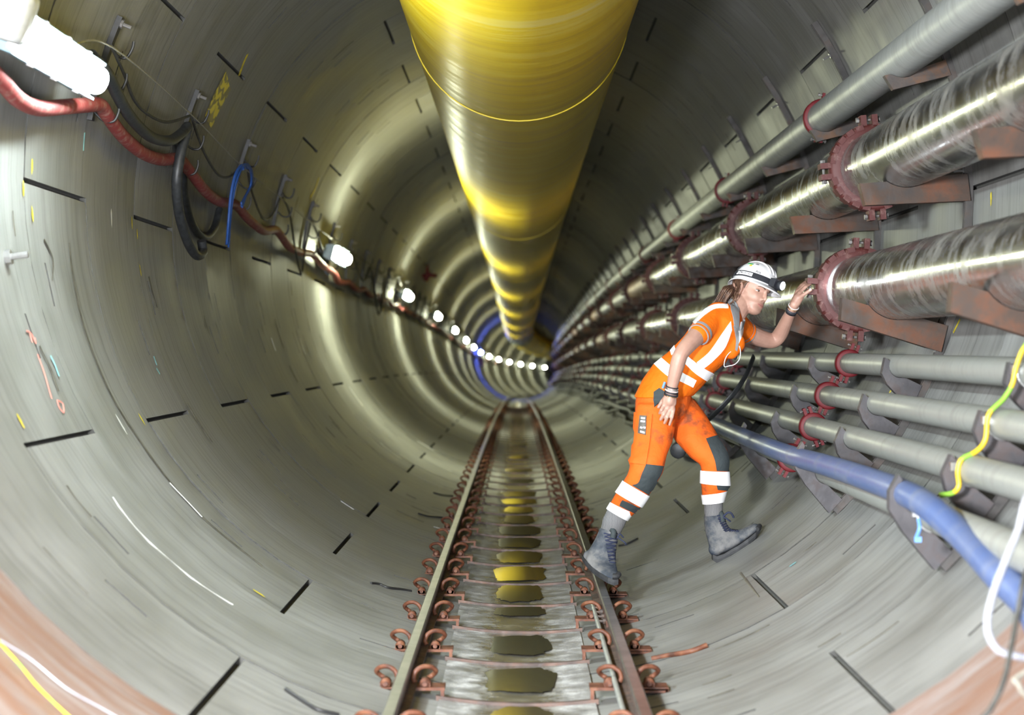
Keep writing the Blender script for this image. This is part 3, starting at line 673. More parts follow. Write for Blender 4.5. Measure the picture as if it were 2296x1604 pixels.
# red hose
hp = [(-60, 120), (0, 178), (40, 222), (85, 242), (140, 240), (190, 236), (224, 236), (240, 258), (275, 305), (320, 343), (362, 358), (400, 357), (424, 382), (460, 428), (492, 452), (528, 459), (556, 490), (590, 517), (620, 517), (648, 553), (676, 567), (700, 570), (722, 594), (748, 612)]
pts = [hit(x, y, 0.085 if x < 250 else 0.082) for x, y in hp]
s = pts[-1].y+0.7
while s < 118: 
    q = (s-8.06)/2.04; pts.append(pol(1.845, 177.8+1.5*math.sin(q*PI)**2, s)); s += 0.68 if s < 40 else 2.04
tubething('red_hose', pts, 0.031, M['red_hose'], 'thick dusty red hose hung from hook to hook along the left wall', 'hose', 14, 6)
def wallpath(px, inset): return [hit(x, y, inset) for x, y in px]
tubething('black_hose', wallpath([(205, 125), (240, 165), (262, 210), (292, 262), (335, 305), (378, 316), (408, 298), (420, 284), (416, 306), (404, 350), (396, 410), (402, 480), (420, 540), (440, 572), (454, 566), (452, 540)], 0.135), 0.026, M['rubber'], 'heavy black hose from the nearest light, hanging from a hook in a long loop', 'hose', 12, 6)
tubething('black_hose', wallpath([(400, 318), (410, 380), (414, 440), (432, 505), (458, 532), (480, 512), (492, 470)], 0.028), 0.022, M['rubber'], 'second black hose hanging in a shorter loop under the second hook', 'hose', 12, 6)
WR = [([(160, 102), (252, 106), (430, 258), (542, 372), (628, 442), (695, 497), (760, 548)], 0.004, 'wire', 'pale straight guide wire stretched from hook to hook along the left wall', 0.13),
      ([(250, 104), (262, 130), (280, 170), (300, 222), (330, 255), (375, 274), (430, 258)], 0.0075, 'cable', 'thin black cable drooping between the first and second hooks', 0.11),
      ([(428, 255), (440, 295), (462, 350), (490, 392), (515, 396), (542, 372)], 0.0075, 'cable', 'thin black cable drooping between the second and third hooks', 0.11),
      ([(555, 380), (565, 430), (590, 490), (612, 480), (628, 442)], 0.0075, 'cable', 'thin black cable drooping beside the blue ropes', 0.11),
      ([(632, 440), (650, 480), (662, 560), (676, 614), (684, 560), (697, 495)], 0.008, 'cable', 'thin black cable hanging in a deep loop before the second light', 0.11),
      ([(697, 492), (710, 520), (722, 560)], 0.011, 'cable', 'short black flex dropping to the second light', 0.11),
      ([(724, 598), (735, 616), (745, 604)], 0.006, 'blue_tag', 'small pale blue flex loop under the second light', 0.05),
      ([(790, 560), (800, 600), (816, 630), (830, 600), (838, 640), (850, 706), (862, 620)], 0.012, 'cable', 'tangled black cable loops between the second and third lights', 0.12),
      ([(770, 555), (800, 575), (835, 600), (870, 630), (900, 655)], 0.008, 'cable', 'black cable strung from the second light to the third', 0.13)]
for px, r, mt, lab, ins in WR: tubething('hanging_cable', wallpath(px, ins), r, M[mt], lab, 'cable', 8, 6, 'thin cables on the left wall')
s = 30.0
pts = []
for q in range(70):
    pts.append(pol(1.80, 165.5+(3.5 if q % 2 else 0)+random.uniform(-0.7, 0.7), 25.0+1.02*q))
tubething('hanging_cable', pts, 0.014, M['cable'], 'black cable swagged along the far part of the left wall', 'cable', 6, 4, 'thin cables on the left wall')
br = thing('rope_bundle', 'bundle of bright blue ropes slung over a hook on the left wall', 'rope', hit(545, 372, 0.15))
for i in range(15):
    d = random.uniform(-5, 5); mb = MB(); e = random.uniform(-6, 8)
    if i < 10: pth = [(552+d, 378), (545+d, 370), (532+d*1.2, 392), (520+d*0.8, 440), (514+d*0.6, 500), (510+d*0.6, 546+e)]
    else: pth = [(540+d, 380), (550+d, 368), (562+d*0.6, 385), (562+d*0.5, 415), (550+d*0.5, 440), (541+d*0.4, 458+e)]
    mb.tube(spline([hit(x, y, 0.13+0.01*random.random()) for x, y in pth], 5), 0.006, 6); mb.build('rope', M['blue_rope'], br)
mb = MB(); q = [hit(x, y, 0.006) for x, y in ((507, 160), (517, 202), (474, 288), (459, 262))]
rows = [[q[0].lerp(q[3], i/6).lerp(q[1].lerp(q[2], i/6), j/2) for j in range(3)] for i in range(7)]
ctr = lambda p: Vector((AX, p.y, R-sag(p.y)))
rows = [[ctr(p)+(p-ctr(p)).normalized()*(R-0.006) for p in rw] for rw in rows]; mb.grid(rows)
t = NT('sticker'); v = t.n('ShaderNodeTexWave'); v.inputs['Scale'].default_value = 9; v.inputs['Distortion'].default_value = 9; v.inputs['Detail'].default_value = 3
tc = t.n('ShaderNodeTexCoord'); t.l(tc.outputs['Object'], v.inputs['Vector']); t.set(t.ramp(v.outputs['Fac'], [(0.35, (0.12, 0.11, 0.06)), (0.5, (0.62, 0.52, 0.03)), (0.85, (0.70, 0.60, 0.05))]), 0.35)
mb.build('paper_notice', t.m, label='torn yellow printed notice stuck to the upper left wall', category='notice')
# far red valve and red lamp tube on the wall
vl = thing('red_valve', 'dark red valve fitting on the upper left wall, beyond the third light', 'valve', hit(960, 616, 0.08))
c = hit(958, 618, 0.08)
mb = MB(); mb.tube([c+Vector((-0.17, 0, 0)), c+Vector((0.17, 0, 0))], 0.035, 10); mb.build('valve_body', M['red_bright'], vl)
mb = MB(); mb.tube([c, c+Vector((0, 0, 0.26))], 0.028, 10); mb.build('valve_stem', M['red_bright'], vl)
mb = MB(); mb.tube([c+Vector((-0.04, 0, -0.1)), c+Vector((0.04, 0, 0.06))], 0.05, 10); mb.build('valve_neck', M['red_bright'], vl)
tubething('red_drop_hose', [pol(1.78, 179, 86), pol(1.78, 184, 86), pol(1.76, 192, 86)], 0.09, M['red_hose'], 'short red hose hanging below the blue light far down the tunnel', 'hose', 10)
# bits at the lower left
tubething('earth_wire', [hit(x, y, 0.012) for x, y in ((-30, 1400), (0, 1442), (45, 1492), (80, 1535), (125, 1580), (175, 1625))], 0.0021, M['earth'], 'green and yellow wire lying on the muddy concrete at lower left', 'wire', 8)
tubething('white_wire', [hit(x, y, 0.010) for x, y in ((0, 1436), (70, 1480), (150, 1545), (230, 1590), (290, 1625))], 0.002, M['white_hose'], 'thin white wire lying beside the green and yellow wire at lower left', 'wire', 8)
mb = MB(); a = hit(12, 540); nr = (Vector((AX, a.y, R))-a).normalized(); b2 = hit(14, 578)
mb.lathe(b2, nr, [(-0.01, 0.028), (0.02, 0.028), (0.02, 0.012), (0.08, 0.012), (0.08, 0)], 8, smooth=False)
mb.build('wall_bolt', M['zinc'], label='galvanised bolt stud standing out of the left wall at the picture edge', category='bolt')
# ================================================================ THE WORKER
import numpy as np
SD = 8.9
def PS(x, y, d=0.0): return PX(x, y, SD+d)
EYE = Vector((0, 0, HC))
t = NT('skin'); n = t.noise(t.coord('Object', rnd=False), 18, 3)
t.set(t.ramp(n, [(0.35, (0.40, 0.228, 0.172)), (0.65, (0.46, 0.272, 0.207))]), 0.5)
t.b.inputs['Subsurface Weight'].default_value = 0.0; M['skin'] = t.m
M['lip'] = plain('lip', (0.45, 0.18, 0.15), 0.45); M['brow'] = plain('brow', (0.10, 0.055, 0.035), 0.7)
M['nail'] = plain('nail', (0.66, 0.42, 0.36), 0.35)
def cloth(name, col, dark=None, amt=0.0, sc=10):
    t = NT(name); v = t.coord('Object', rnd=False); n = t.noise(v, sc, 5, 0.6); wv = t.noise(v, 13, 3, 0.55)
    c = col
    if dark: c = t.mix(t.ramp(n, [(0.60-amt, 0.0), (0.70-amt*0.6, 0.8)]), col, dark)
    t.set(c, 0.75, 0.0, 0.25); t.bump(wv, 0.55, 0.018); return t.m
M['orange'] = cloth('orange', (0.80, 0.150, 0.004)); M['orange_worn'] = cloth('orange_worn', (0.72, 0.120, 0.012), (0.10, 0.045, 0.025), 0.06, 9)
M['slate'] = cloth('slate', (0.040, 0.050, 0.053)); M['grey_knit'] = cloth('grey_knit', (0.33, 0.33, 0.33), sc=60)
M['stripe'] = plain('stripe', (0.93, 0.93, 0.93), 0.45, 0, 0.03, 20, 0.05)
M['trim_grey'] = cloth('trim_grey', (0.25, 0.257, 0.265))
t = NT('sock'); wv = t.n('ShaderNodeTexWave'); wv.inputs['Scale'].default_value = 60; wv.inputs['Distortion'].default_value = 2; v = t.n('ShaderNodeTexCoord'); t.l(v.outputs['Object'], wv.inputs['Vector'])
t.set(t.ramp(wv.outputs['Fac'], [(0.2, (0.09, 0.09, 0.095)), (0.8, (0.23, 0.23, 0.23))]), 0.9); M['sock'] = t.m
M['badge_grey'] = plain('badge_grey', (0.10, 0.09, 0.075), 0.6, var=0.5)
t = NT('boot'); n = t.noise(t.coord('Object', rnd=False), 8, 7, 0.62)
t.set(t.ramp(n, [(0.38, (0.016, 0.024, 0.040)), (0.47, (0.06, 0.068, 0.080)), (0.56, (0.135, 0.135, 0.135)), (0.7, (0.20, 0.198, 0.195))]), 0.8); t.bump(n, 0.4, 0.004); M['boot'] = t.m
M['sole'] = plain('sole', (0.022, 0.023, 0.025), 0.7, var=0.5); M['lace'] = plain('lace', (0.018, 0.024, 0.055), 0.8)
t = NT('hair'); n = t.noise(t.coord('Object', (60, 60, 12), False), 2.0, 3); t.set(t.ramp(n, [(0.35, (0.045, 0.022, 0.014)), (0.65, (0.16, 0.085, 0.05))]), 0.45); M['hair'] = t.m
M['helmet'] = plain('helmet', (0.78, 0.78, 0.79), 0.25, 0, 0.04, 8, 0.02); M['strap'] = plain('strap', (0.018, 0.019, 0.025), 0.6)
M['white_print'] = plain('white_print', (0.85, 0.85, 0.85), 0.5, 0, 0.02, 5, 0); M['green_print'] = plain('green_print', (0.03, 0.32, 0.08), 0.5, 0, 0.02, 5, 0); M['black_print'] = plain('black_print', (0.02, 0.02, 0.03), 0.5, 0, 0.02, 5, 0)
M['gold'] = plain('gold', (0.7, 0.45, 0.25), 0.25, 0.9); M['eye_white'] = plain('eye_white', (0.36, 0.34, 0.33), 0.25, 0, 0.03, 5, 0); M['iris'] = plain('iris', (0.05, 0.035, 0.025), 0.15, 0, 0.1, 5, 0)
person = thing('person', 'woman in orange work clothes and white hard hat leaning to grip a red coupling', 'person', PS(1480, 1290, 0))
def remesh(mb, name, mat, vox, smooth=4, fac=0.5):
    o = bpy.data.objects.new('tmp', mb.mesh('tmp', mat)); C.objects.link(o)
    m = o.modifiers.new('r', 'REMESH'); m.mode = 'VOXEL'; m.voxel_size = vox; m.use_smooth_shade = True
    m2 = o.modifiers.new('s', 'SMOOTH'); m2.iterations = smooth; m2.factor = fac
    dg = bpy.context.evaluated_depsgraph_get(); dg.update()
    me = bpy.data.meshes.new_from_object(o.evaluated_get(dg)); me.name = name
    bpy.data.objects.remove(o); me.materials.clear(); me.materials.append(mat)
    return link(name, me, person)
def loft(mb, rings, n=28, mat=0, grow=0.0, caps=True, sq=1.0):   # rings: (L, R, depth, half depth)
    rows = []
    for (L, Rr, d, b) in rings:
        a1, a2 = PS(*L, d), PS(*Rr, d); c = (a1+a2)/2; a = (a2-a1)/2; a = a*(1+grow/a.length)
        bv = Vector((0, b+grow, 0))
        rows.append([c+a*(math.copysign(abs(math.cos(2*PI*k/n))**sq, math.cos(2*PI*k/n)))+bv*(math.copysign(abs(math.sin(2*PI*k/n))**sq, math.sin(2*PI*k/n))) for k in range(n)])
    mb.grid(rows, cv=True, mat=mat, uv=lambda i, j: (j/n, i*0.1))
    if caps: mb.poly(rows[0]); mb.poly(rows[-1][::-1])
def cap(mb, p, q, r1, r2, n=12):                          # tapered capsule
    p, q = Vector(p), Vector(q); mb.ball(p, r1, n=n); mb.ball(q, r2, n=n)
    if (q-p).length > 1e-5: mb.tube([p, q], [r1, r2], n)
def limb(mb, pts, rs, n=16):
    mb.tube(spline(pts, 5), [float(x) for x in np.interp(np.linspace(0, len(pts)-1, (len(pts)-1)*5+1), range(len(pts)), rs)], n)
    mb.ball(pts[0], rs[0], n=n); mb.ball(pts[-1], rs[-1], n=n)
# ---- head frame
psi, phi, rho = math.radians(41), math.radians(9), math.radians(21)
f0 = Vector((math.sin(psi), -math.cos(psi), 0)); z0 = Vector((0, 0, 1)); l0 = Vector((math.cos(psi), math.sin(psi), 0))
f1 = math.cos(phi)*f0-math.sin(phi)*z0; u1 = math.sin(phi)*f0+math.cos(phi)*z0
u2 = math.cos(rho)*u1+math.sin(rho)*l0; l2 = math.cos(rho)*l0-math.sin(rho)*u1
HS = 1.0
HM = Matrix((f1, l2, u2)).transposed()
HO = PS(1717, 659, -0.02)-HM @ Vector((0.088*HS, 0, 0.0))
def H(x, y, z): return HO+HM @ (Vector((x, y, z))*HS)
# ---- skin: one continuous body (head, neck, both arms, hands)
sk = MB()
zf = [-.110, -.104, -.092, -.078, -.066, -.060, -.054, -.045, -.03, -.012, .004, .02, .04, .06, .08, .10, .111]
xf = [.058, .073, .083, .081, .084, .088, .087, .084, .086, .085, .083, .089, .092, .088, .075, .045, .0]
zb = [-.110, -.10, -.08, -.06, -.04, -.02, .02, .05, .08, .10, .111]; xb = [.040, .022, -.005, -.045, -.078, -.090, -.1, -.097, -.08, -.05, -.005]
zw = [-.110, -.104, -.09, -.075, -.06, -.04, -.02, 0, .02, .05, .08, .10, .111]; hw = [.010, .024, .040, .051, .058, .064, .068, .070, .073, .071, .060, .040, .004]
def face_x(y, z):                                          # front surface of the face without nose and sockets
    a, b, wd = np.interp(z, zf, xf), np.interp(z, zb, xb), np.interp(z, zw, hw)
    q_ = min(1, max(0, (z+.095)/.065)); q_ = q_*q_*(3-2*q_); cx = a*(.5-.25*q_)+b*(.5+.25*q_)
    s_ = min(1, abs(y)/wd)**(1/.92); return float(cx+(a-cx)*math.sqrt(1-s_*s_)**.92)
rows = []
for i in range(45):
    z = -.110+.221*i/44; a, b, wd = np.interp(z, zf, xf), np.interp(z, zb, xb), np.interp(z, zw, hw); row = []
    q_ = min(1, max(0, (z+.095)/.065)); q_ = q_*q_*(3-2*q_); cx = a*(.5-.25*q_)+b*(.5+.25*q_)
    for k in range(56):
        an = 2*PI*k/56; c, s_ = math.cos(an), math.sin(an)
        x = cx+(a-cx)*math.copysign(abs(c)**0.92, c) if c > 0 else cx+(cx-b)*c
        y = wd*math.copysign(abs(s_)**0.92, s_)
        if c > 0:
            for e in (-.031, .031): x -= .0075*math.exp(-((y-e)/.016)**2-((z-.0)/.011)**2)
            for e in (-.045, .045): x += .005*math.exp(-((y-e)/.014)**2-((z+.026)/.016)**2)
            x += .004*math.exp(-((z-.019)/.007)**2)*math.exp(-(y/.045)**2)
            x -= .004*math.exp(-((z+.071)/.006)**2)*math.exp(-(y/.02)**2)
        row.append(H(x, y, z))
    rows.append(row)
sk.grid(rows, cv=True); sk.poly(rows[0][::-1]); sk.poly(rows[-1])
for p, q, r1, r2 in (((.085, 0, .010), (.0995, 0, -.026), .0056, .0070), ((.093, 0, -.028), (.098, 0, -.030), .0082, .0066), ((.089, -.010, -.034), (.091, -.009, -.032), .0060, .0060), ((.089, .010, -.034), (.091, .009, -.032), .0060, .0060)):
    cap(sk, H(*p), H(*q), r1*HS, r2*HS, 10)
for e in (-1, 1):                                          # ears
    ring = [H(-.004-.010*math.sin(a)*0.4+.014*math.cos(a)*-1, e*(.077+.006*(math.cos(a)*-0.6+.4)), -.016+.027*math.sin(a)) for a in [2*PI*k/16 for k in range(17)]]
    sk.tube(ring, .0042, 8); cap(sk, H(-.002, e*.072, -.008), H(-.002, e*.074, -.027), .012, .010); cap(sk, H(.004, e*.074, -.040), H(.002, e*.075, -.036), .006, .006)
limb(sk, [H(-.022, 0, -.05), PS(1655, 694, 0), PS(1640, 712, 0.0)], [.052, .051, .060])
# near arm (her right)
limb(sk, [PS(1583, 722, -.13), PS(1565, 750, -.20), PS(1543, 774, -.26), PS(1527, 794, -.29), PS(1519, 818, -.29), PS(1512, 845, -.28), PS(1506.5, 870, -.27)], [.048, .043, .038, .034, .034, .030, .0240])
hand = lambda x, y, d=0: PS(x, y, -.27+d)
limb(sk, [hand(1506, 870), hand(1504, 884), hand(1501, 900)], [.0245, .026, .027])
cap(sk, hand(1493, 897), hand(1491, 908), .017, .015); cap(sk, hand(1500, 900), hand(1498, 914), .018, .0145); cap(sk, hand(1507, 899), hand(1507, 917), .016, .013); cap(sk, hand(1501, 886), hand(1493, 899), .022, .017); cap(sk, hand(1509, 884), hand(1510, 905), .018, .014)
FN = [[(1490, 907), (1483, 920), (1479.5, 927)], [(1497, 914), (1488, 930), (1481.5, 941)], [(1504, 918), (1496, 936), (1490, 949)], [(1511, 917), (1507, 936), (1501, 953)]]
for i, fgr in enumerate(FN):
    p = [hand(*fgr[0], 0), hand(*fgr[1], -.012), hand(*fgr[2], .004)]; rr = (.0088, .0092, .0085, .0076)[i]
    cap(sk, p[0], p[1], rr*1.08, rr); cap(sk, p[1], p[2], rr, rr*0.82)
p = [hand(1495, 890, .02), hand(1484, 902, .035), hand(1477, 913, .03)]; cap(sk, p[0], p[1], .013, .0105); cap(sk, p[1], p[2], .0105, .0085)
# far arm (her left), hand closed on the coupling
limb(sk, [PS(1660, 738, .13), PS(1688, 752, .17), PS(1716, 762, .21), PS(1737, 763, .22), PS(1751, 747, .20), PS(1763, 722, .14), PS(1776, 694, .075)], [.050, .044, .040, .036, .036, .031, .0225])
h2 = lambda x, y, d=0: PS(x, y, .06+d)
limb(sk, [h2(1776, 694, .015), h2(1783, 680, .008), h2(1789, 669, .0)], [.0225, .024, .024])
cap(sk, h2(1781, 684), h2(1793, 660), .022, .016); cap(sk, h2(1786, 680), h2(1797, 667, -.01), .019, .013); cap(sk, h2(1779, 682, .01), h2(1789, 655, .02), .018, .014)
for i, (pp, rr) in enumerate((([(1793, 657, .0), (1806, 644, .012), (1817, 637, .05)], .0088), ([(1791, 653, .014), (1803, 641, .03), (1814, 634, .065)], .009), ([(1789, 652, .028), (1800, 639, .045), (1811, 632, .075)], .0084), ([(1787, 652, .040), (1796, 640, .055), (1806, 632, .08)], .0074))):
    q = [h2(*a) for a in pp]; cap(sk, q[0], q[1], rr*1.1, rr); cap(sk, q[1], q[2], rr, rr*.85)
q = [h2(1792, 668, -.012), h2(1805, 659, -.03), h2(1818, 650, -.038)]; cap(sk, q[0], q[1], .012, .0098); cap(sk, q[1], q[2], .0098, .008)
body = remesh(sk, 'body', M['skin'], 0.0034, 2, 0.5)
mb = MB(); mb.ball(h2(1817.5, 649.5, -.044), (.006, .003, .005), n=8, m=6); mb.build('thumb_nail', M['nail'], body)
# ---- face parts
for e in (-1, 1):
    ec_ = Vector((face_x(.031, 0)-.0155, e*.031, .0)); mb = MB(); mb.ball(H(*ec_), .0125*HS, HM, 20, 14); ey = mb.build('eye', M['eye_white'], body)
    gz = (Vector((.95, -0.02, -.06))).normalized(); mb = MB(); mb.ball(H(*(ec_+gz*.0078)), .0068*HS, HM, 14, 10); mb.build('iris', M['iris'], ey)
    mb = MB()
    for lo, hi in ((math.radians(11), math.radians(88)), (math.radians(-80), math.radians(-17))):
        rows = [[H(*(ec_+Vector((math.cos(a)*math.cos(el), math.sin(a)*math.cos(el), math.sin(el)))*.0134)) for a in [math.radians(-85+170*k/16) for k in range(17)]] for el in [lo+(hi-lo)*q/6 for q in range(7)]]
        mb.grid(rows)
    mb.build('eyelid', M['skin'], body)
    mb = MB(); mb.tube([H(*(ec_+Vector((math.cos(a)*math.cos(el), math.sin(a)*math.cos(el), math.sin(el)))*.0137)) for a, el in [(math.radians(-75+150*k/12), math.radians(11-7*abs((k-6)/6)**2)) for k in range(13)]], .0011, 6); mb.build('eyelash', M['brow'], body)
    mb = MB(); rows = []
    pts = [H(face_x(y, z)+.0028, e*y, z) for y, z in ((.013, .0150), (.022, .0190), (.034, .0205), (.045, .0165))]
    mb.tube(spline(pts, 4), [.0020, .0024, .0027, .0027, .0028, .0027, .0026, .0025, .0022, .002, .0017, .0014, .001], 8); mb.build('eyebrow', M['brow'], body)
mb = MB()
up = spline([H(face_x(y, z)+o, y, z) for y, z, o in ((-.022, -.0600, -.001), (-.010, -.0572, .0005), (0, -.0578, .0005), (.010, -.0572, .0005), (.022, -.0600, -.001))], 4)
lw = spline([H(face_x(y, z)+o, y, z) for y, z, o in ((-.021, -.0612, -.001), (-.010, -.0645, .001), (0, -.0652, .001), (.010, -.0645, .001), (.021, -.0612, -.001))], 4)
pr = [.0008+.0024*math.sin(PI*i/16) for i in range(17)]
mb.tube(up, pr, 8); mb.tube(lw, [x*1.1 for x in pr], 8); mb.build('lips', M['lip'], body)
mb = MB(); mb.tube(spline([H(face_x(y, -.0608)+o, y, -.0608) for y, o in ((-.022, .0012), (-.011, .0030), (0, .0036), (.011, .0030), (.022, .0012))], 4), .0007, 5); mb.build('mouth_line', M['brow'], body)
# ---- hair: cap under the hat, strands by the ear, ponytail
mb = MB(); mb.ball(H(-.030, 0, .030), (.084, .079, .086), HM, 28, 18); cap(mb, H(-.070, 0, -.01), H(-.058, 0, -.045), .042, .034)
for e in (-1, 1): limb(mb, [H(.052, e*.056, .058), H(.036, e*.068, .040), H(.014, e*.075, .030), H(-.02, e*.074, .012)], [.012, .010, .009, .012], 10)
hair = remesh(mb, 'hair', M['hair'], 0.004, 2)
r2 = random.Random(3); mb = MB()
for i in range(150):
    a0 = H(-.10+r2.uniform(-.01, .01), r2.uniform(-.03, .03), r2.uniform(-.035, .02)); j = lambda v: r2.uniform(-v, v)
    u_ = r2.uniform(-1, 1); v_ = r2.uniform(-1, 1); p1 = PS(1634+9*u_, 652+7*v_+3*u_, .03*v_+j(.01)); p2 = PS(1621+10*u_, 670+5*v_+4*u_, .035*v_+j(.01)); p3 = PS(1611+13*u_+j(3), 687+4*v_+j(5), .04*v_+j(.01))
    mb.tube(spline([a0, p1, p2, p3], 4), [.0034]*5+[.0030]*4+[.0022]*3+[.0008], 5)
for i in range(6):
    j = lambda v: r2.uniform(-v, v)
    mb.tube(spline([H(-.03+j(.02), -.08, .01+j(.015)), PS(1648+j(5), 668+j(6), -.09), PS(1640+j(8), 684+j(5), -.07)], 4), [.0022]*5+[.0018]*3+[.0007], 5)
for i in range(8):
    j = lambda v: r2.uniform(-v, v)
    mb.tube(spline([H(.055+j(.006), -.060, .052), H(.036+j(.004), -.070, .036+j(.006)), H(.022, -.078, .020+j(.006)), H(.016+j(.003), -.077, -.006+j(.010))], 4), [.0022]*8+[.0015]*4+[.0007], 5)
mb.build('ponytail', M['hair'], hair)
# ---- hard hat
hat = MB(); HC0 = Vector((0.0, 0, .040)); rows = []
def hatp(a, t):                                            # azimuth, 0 top .. 1 rim
    rx, ry, rz = (.110 if math.cos(a) > 0 else .112), .097, .106
    el = (1-t)*PI/2
    dip = -.010*t*t*max(0, -math.cos(a))
    bul = 1+.05*t**6
    return HC0+Vector((rx*math.cos(el)**0.85*math.cos(a)*bul, ry*math.cos(el)**0.85*math.sin(a)*bul, rz*math.sin(el)+dip-.006))
def brimp(a, t):
    p = hatp(a, 1.0); ext = .006+.036*max(0, math.cos(a))**2.2+.004*max(0, -math.cos(a))
    return p+Vector((math.cos(a)*ext*t, math.sin(a)*ext*t*0.9, -t*(.010+.012*max(0, math.cos(a))**2+.016*max(0, -math.cos(a))**2)))
NA = 56
for i in range(15): rows.append([H(*hatp(2*PI*k/NA, i/14)) for k in range(NA)])
for i in range(1, 6): rows.append([H(*brimp(2*PI*k/NA, i/5)) for k in range(NA)])
rows.append([H(*(brimp(2*PI*k/NA, 1.0)+Vector((0, 0, -.005)))) for k in range(NA)])
for i in range(4, -1, -1): rows.append([H(*(brimp(2*PI*k/NA, i/5)+Vector((0, 0, -.005)))) for k in range(NA)])
for i in range(13, 3, -1): rows.append([H(*(HC0+(hatp(2*PI*k/NA, i/14)-HC0)*0.965)) for k in range(NA)])
hat.grid(rows, cv=True)
helmet = hat.build('hard_hat', M['helmet'], person)
def hat_strip(a0, a1, t0, t1, off, mat, name, parent, na=30, nt=3):
    mb = MB(); g = lambda a, t, o: H(*(HC0+(hatp(a, t)-HC0)*(1+o/0.12)))
    out = [[g(a0+(a1-a0)*i/na, t0+(t1-t0)*j/nt, off) for j in range(nt+1)] for i in range(na+1)]
    mb.grid(out); rim = out[0]+[r[-1] for r in out[1:]]+out[-1][::-1][1:]+[r[0] for r in out[::-1]][1:-1]
    inn = [HO+(p-HO)*0.975 for p in rim]; n = len(rim)
    for i in range(n): mb.poly([rim[i], rim[(i+1) % n], inn[(i+1) % n], inn[i]])
    return mb.build(name, mat, parent)
for y in (-.028, 0.0, .028):                                # crown ribs
    mb = MB(); pts = []
    for k in range(17):
        t_ = (k-8)/8*0.62; a = 0 if t_ >= 0 else PI; p = hatp(a, abs(t_)); fy = 1-0.4*abs(t_)
        pts.append(H(p.x, y*fy, p.z-y*y*3.2+.0015))
    mb.tube(pts, .0055 if y == 0 else .0042, 8); mb.build('crown_rib', M['helmet'], helmet)
strap = hat_strip(0, 2*PI, 0.80, 0.965, .0035, M['strap'], 'torch_strap', helmet, 60)
hat_strip(-1.75, -1.12, .835, .93, .0055, M['white_print'], 'strap_label', helmet, 8, 1)
hat_strip(-1.93, -1.80, .835, .93, .0055, M['white_print'], 'strap_label', helmet, 3, 1)
hat_strip(-1.84, -1.42, .46, .50, .002, M['green_print'], 'green_stripe_print', helmet, 8, 1)
hat_strip(-1.55, -1.42, .53, .59, .002, M['yellow_paint'], 'yellow_mark_print', helmet, 4, 1)
def hat_text(txt, a_c, t_c, size, mat, name, off=.007):
    cu = bpy.data.curves.new(name, 'FONT'); cu.body = txt; cu.size = size; cu.extrude = 0.0003; cu.align_x = 'CENTER'; cu.align_y = 'CENTER'
    tmp = bpy.data.objects.new('tmp', cu); C.objects.link(tmp); dg = bpy.context.evaluated_depsgraph_get(); dg.update()
    me = bpy.data.meshes.new_from_object(tmp.evaluated_get(dg)); bpy.data.objects.remove(tmp)
    for v in me.vertices:                                   # wrap the letters onto the shell
        a = a_c+v.co.x/.103; tt = t_c-v.co.y/.150
        p = HC0+(hatp(a, tt)-HC0)*(1+(off+v.co.z)/.12); v.co = H(*p)
    me.materials.clear(); me.materials.append(mat); return link(name, me, helmet)
hat_text('D', -1.865, .884, .0105, M['black_print'], 'strap_emblem')
hat_text('PROTEC.wolf', -1.435, .884, .0100, M['black_print'], 'strap_lettering')
hat_text('Ana', -.93, .735, .017, M['black_print'], 'name_lettering', .002)
hat_strip(-1.27, -1.08, .40, .47, .002, M['trim_grey'], 'crest_print', helmet, 4, 1)
for a in (-2.05, 2.05):
    mb = MB(); pts = [H(*(HC0+(hatp(a, t_)-HC0)*1.05)) for t_ in (.70, .62, .70, .85, 1.0)]
    pts[0] = H(*(HC0+(hatp(a-.10, .76)-HC0)*1.05)); mb.tube(spline(pts, 4)+[H(*brimp(a, .9))], .0022, 6); mb.build('strap_clip', M['strap'], helmet)
lp = hatp(0, .885); torch = MB(); q = HM
torch.box(H(lp.x+.016, 0, lp.z), (.034, .060, .040), q); tb = torch.build('head_torch', M['strap'], helmet)
mb = MB(); ax = (f1*0.93+l2*0.10-u2*0.02).normalized(); mb.lathe(H(lp.x+.030, 0, lp.z), ax, [(0, 0), (0, .020), (.022, .024), (.026, .022), (.026, .019)], 24); mb.build('torch_bezel', M['strap'], helmet)
mb = MB(); mb.lathe(H(lp.x+.030, 0, lp.z)+ax*.020, ax, [(0, .0205), (.006, .0195), (.010, .013), (.0115, 0.0)], 20); mb.build('torch_lens', M['lens'], helmet)
lo_ = H(lp.x+.030, 0, lp.z)+ax*.055
sp_t = PS(1885, 640, .0)
lt = lamp('head_torch_beam', 'SPOT', lo_, sp_t, 75, (0.85, 0.93, 1.0), spot_size=math.radians(46), spot_blend=0.9, shadow_soft_size=0.012)
# ---- polo shirt
mb = MB()
loft(mb, [((1420, 893), (1553, 889), 0, .150), ((1430, 872), (1564, 878), 0, .148), ((1441, 850), (1577, 865), 0, .142), ((1466, 815), (1599, 838), 0, .135), ((1501, 787), (1627, 815), 0, .140), ((1535, 752), (1648, 782), 0, .150), ((1556, 720), (1660, 757), .0, .158), ((1576, 699), (1665, 735), .0, .155), ((1600, 687), (1664, 712), 0, .115), ((1625, 681), (1660, 697), 0, .065)])
limb(mb, [PS(1612, 712, -.05), PS(1592, 724, -.11), PS(1580, 736, -.16), PS(1569, 748, -.20)], [.074, .064, .054, .050], 20)
limb(mb, [PS(1640, 722, .05), PS(1656, 733, .10), PS(1673, 746, .15)], [.072, .060, .050], 20)
cap(mb, PS(1640, 790, -.08), PS(1648, 770, -.07), .035, .05)
shirt = remesh(mb, 'polo_shirt', M['orange'], 0.008, 6, 0.5)
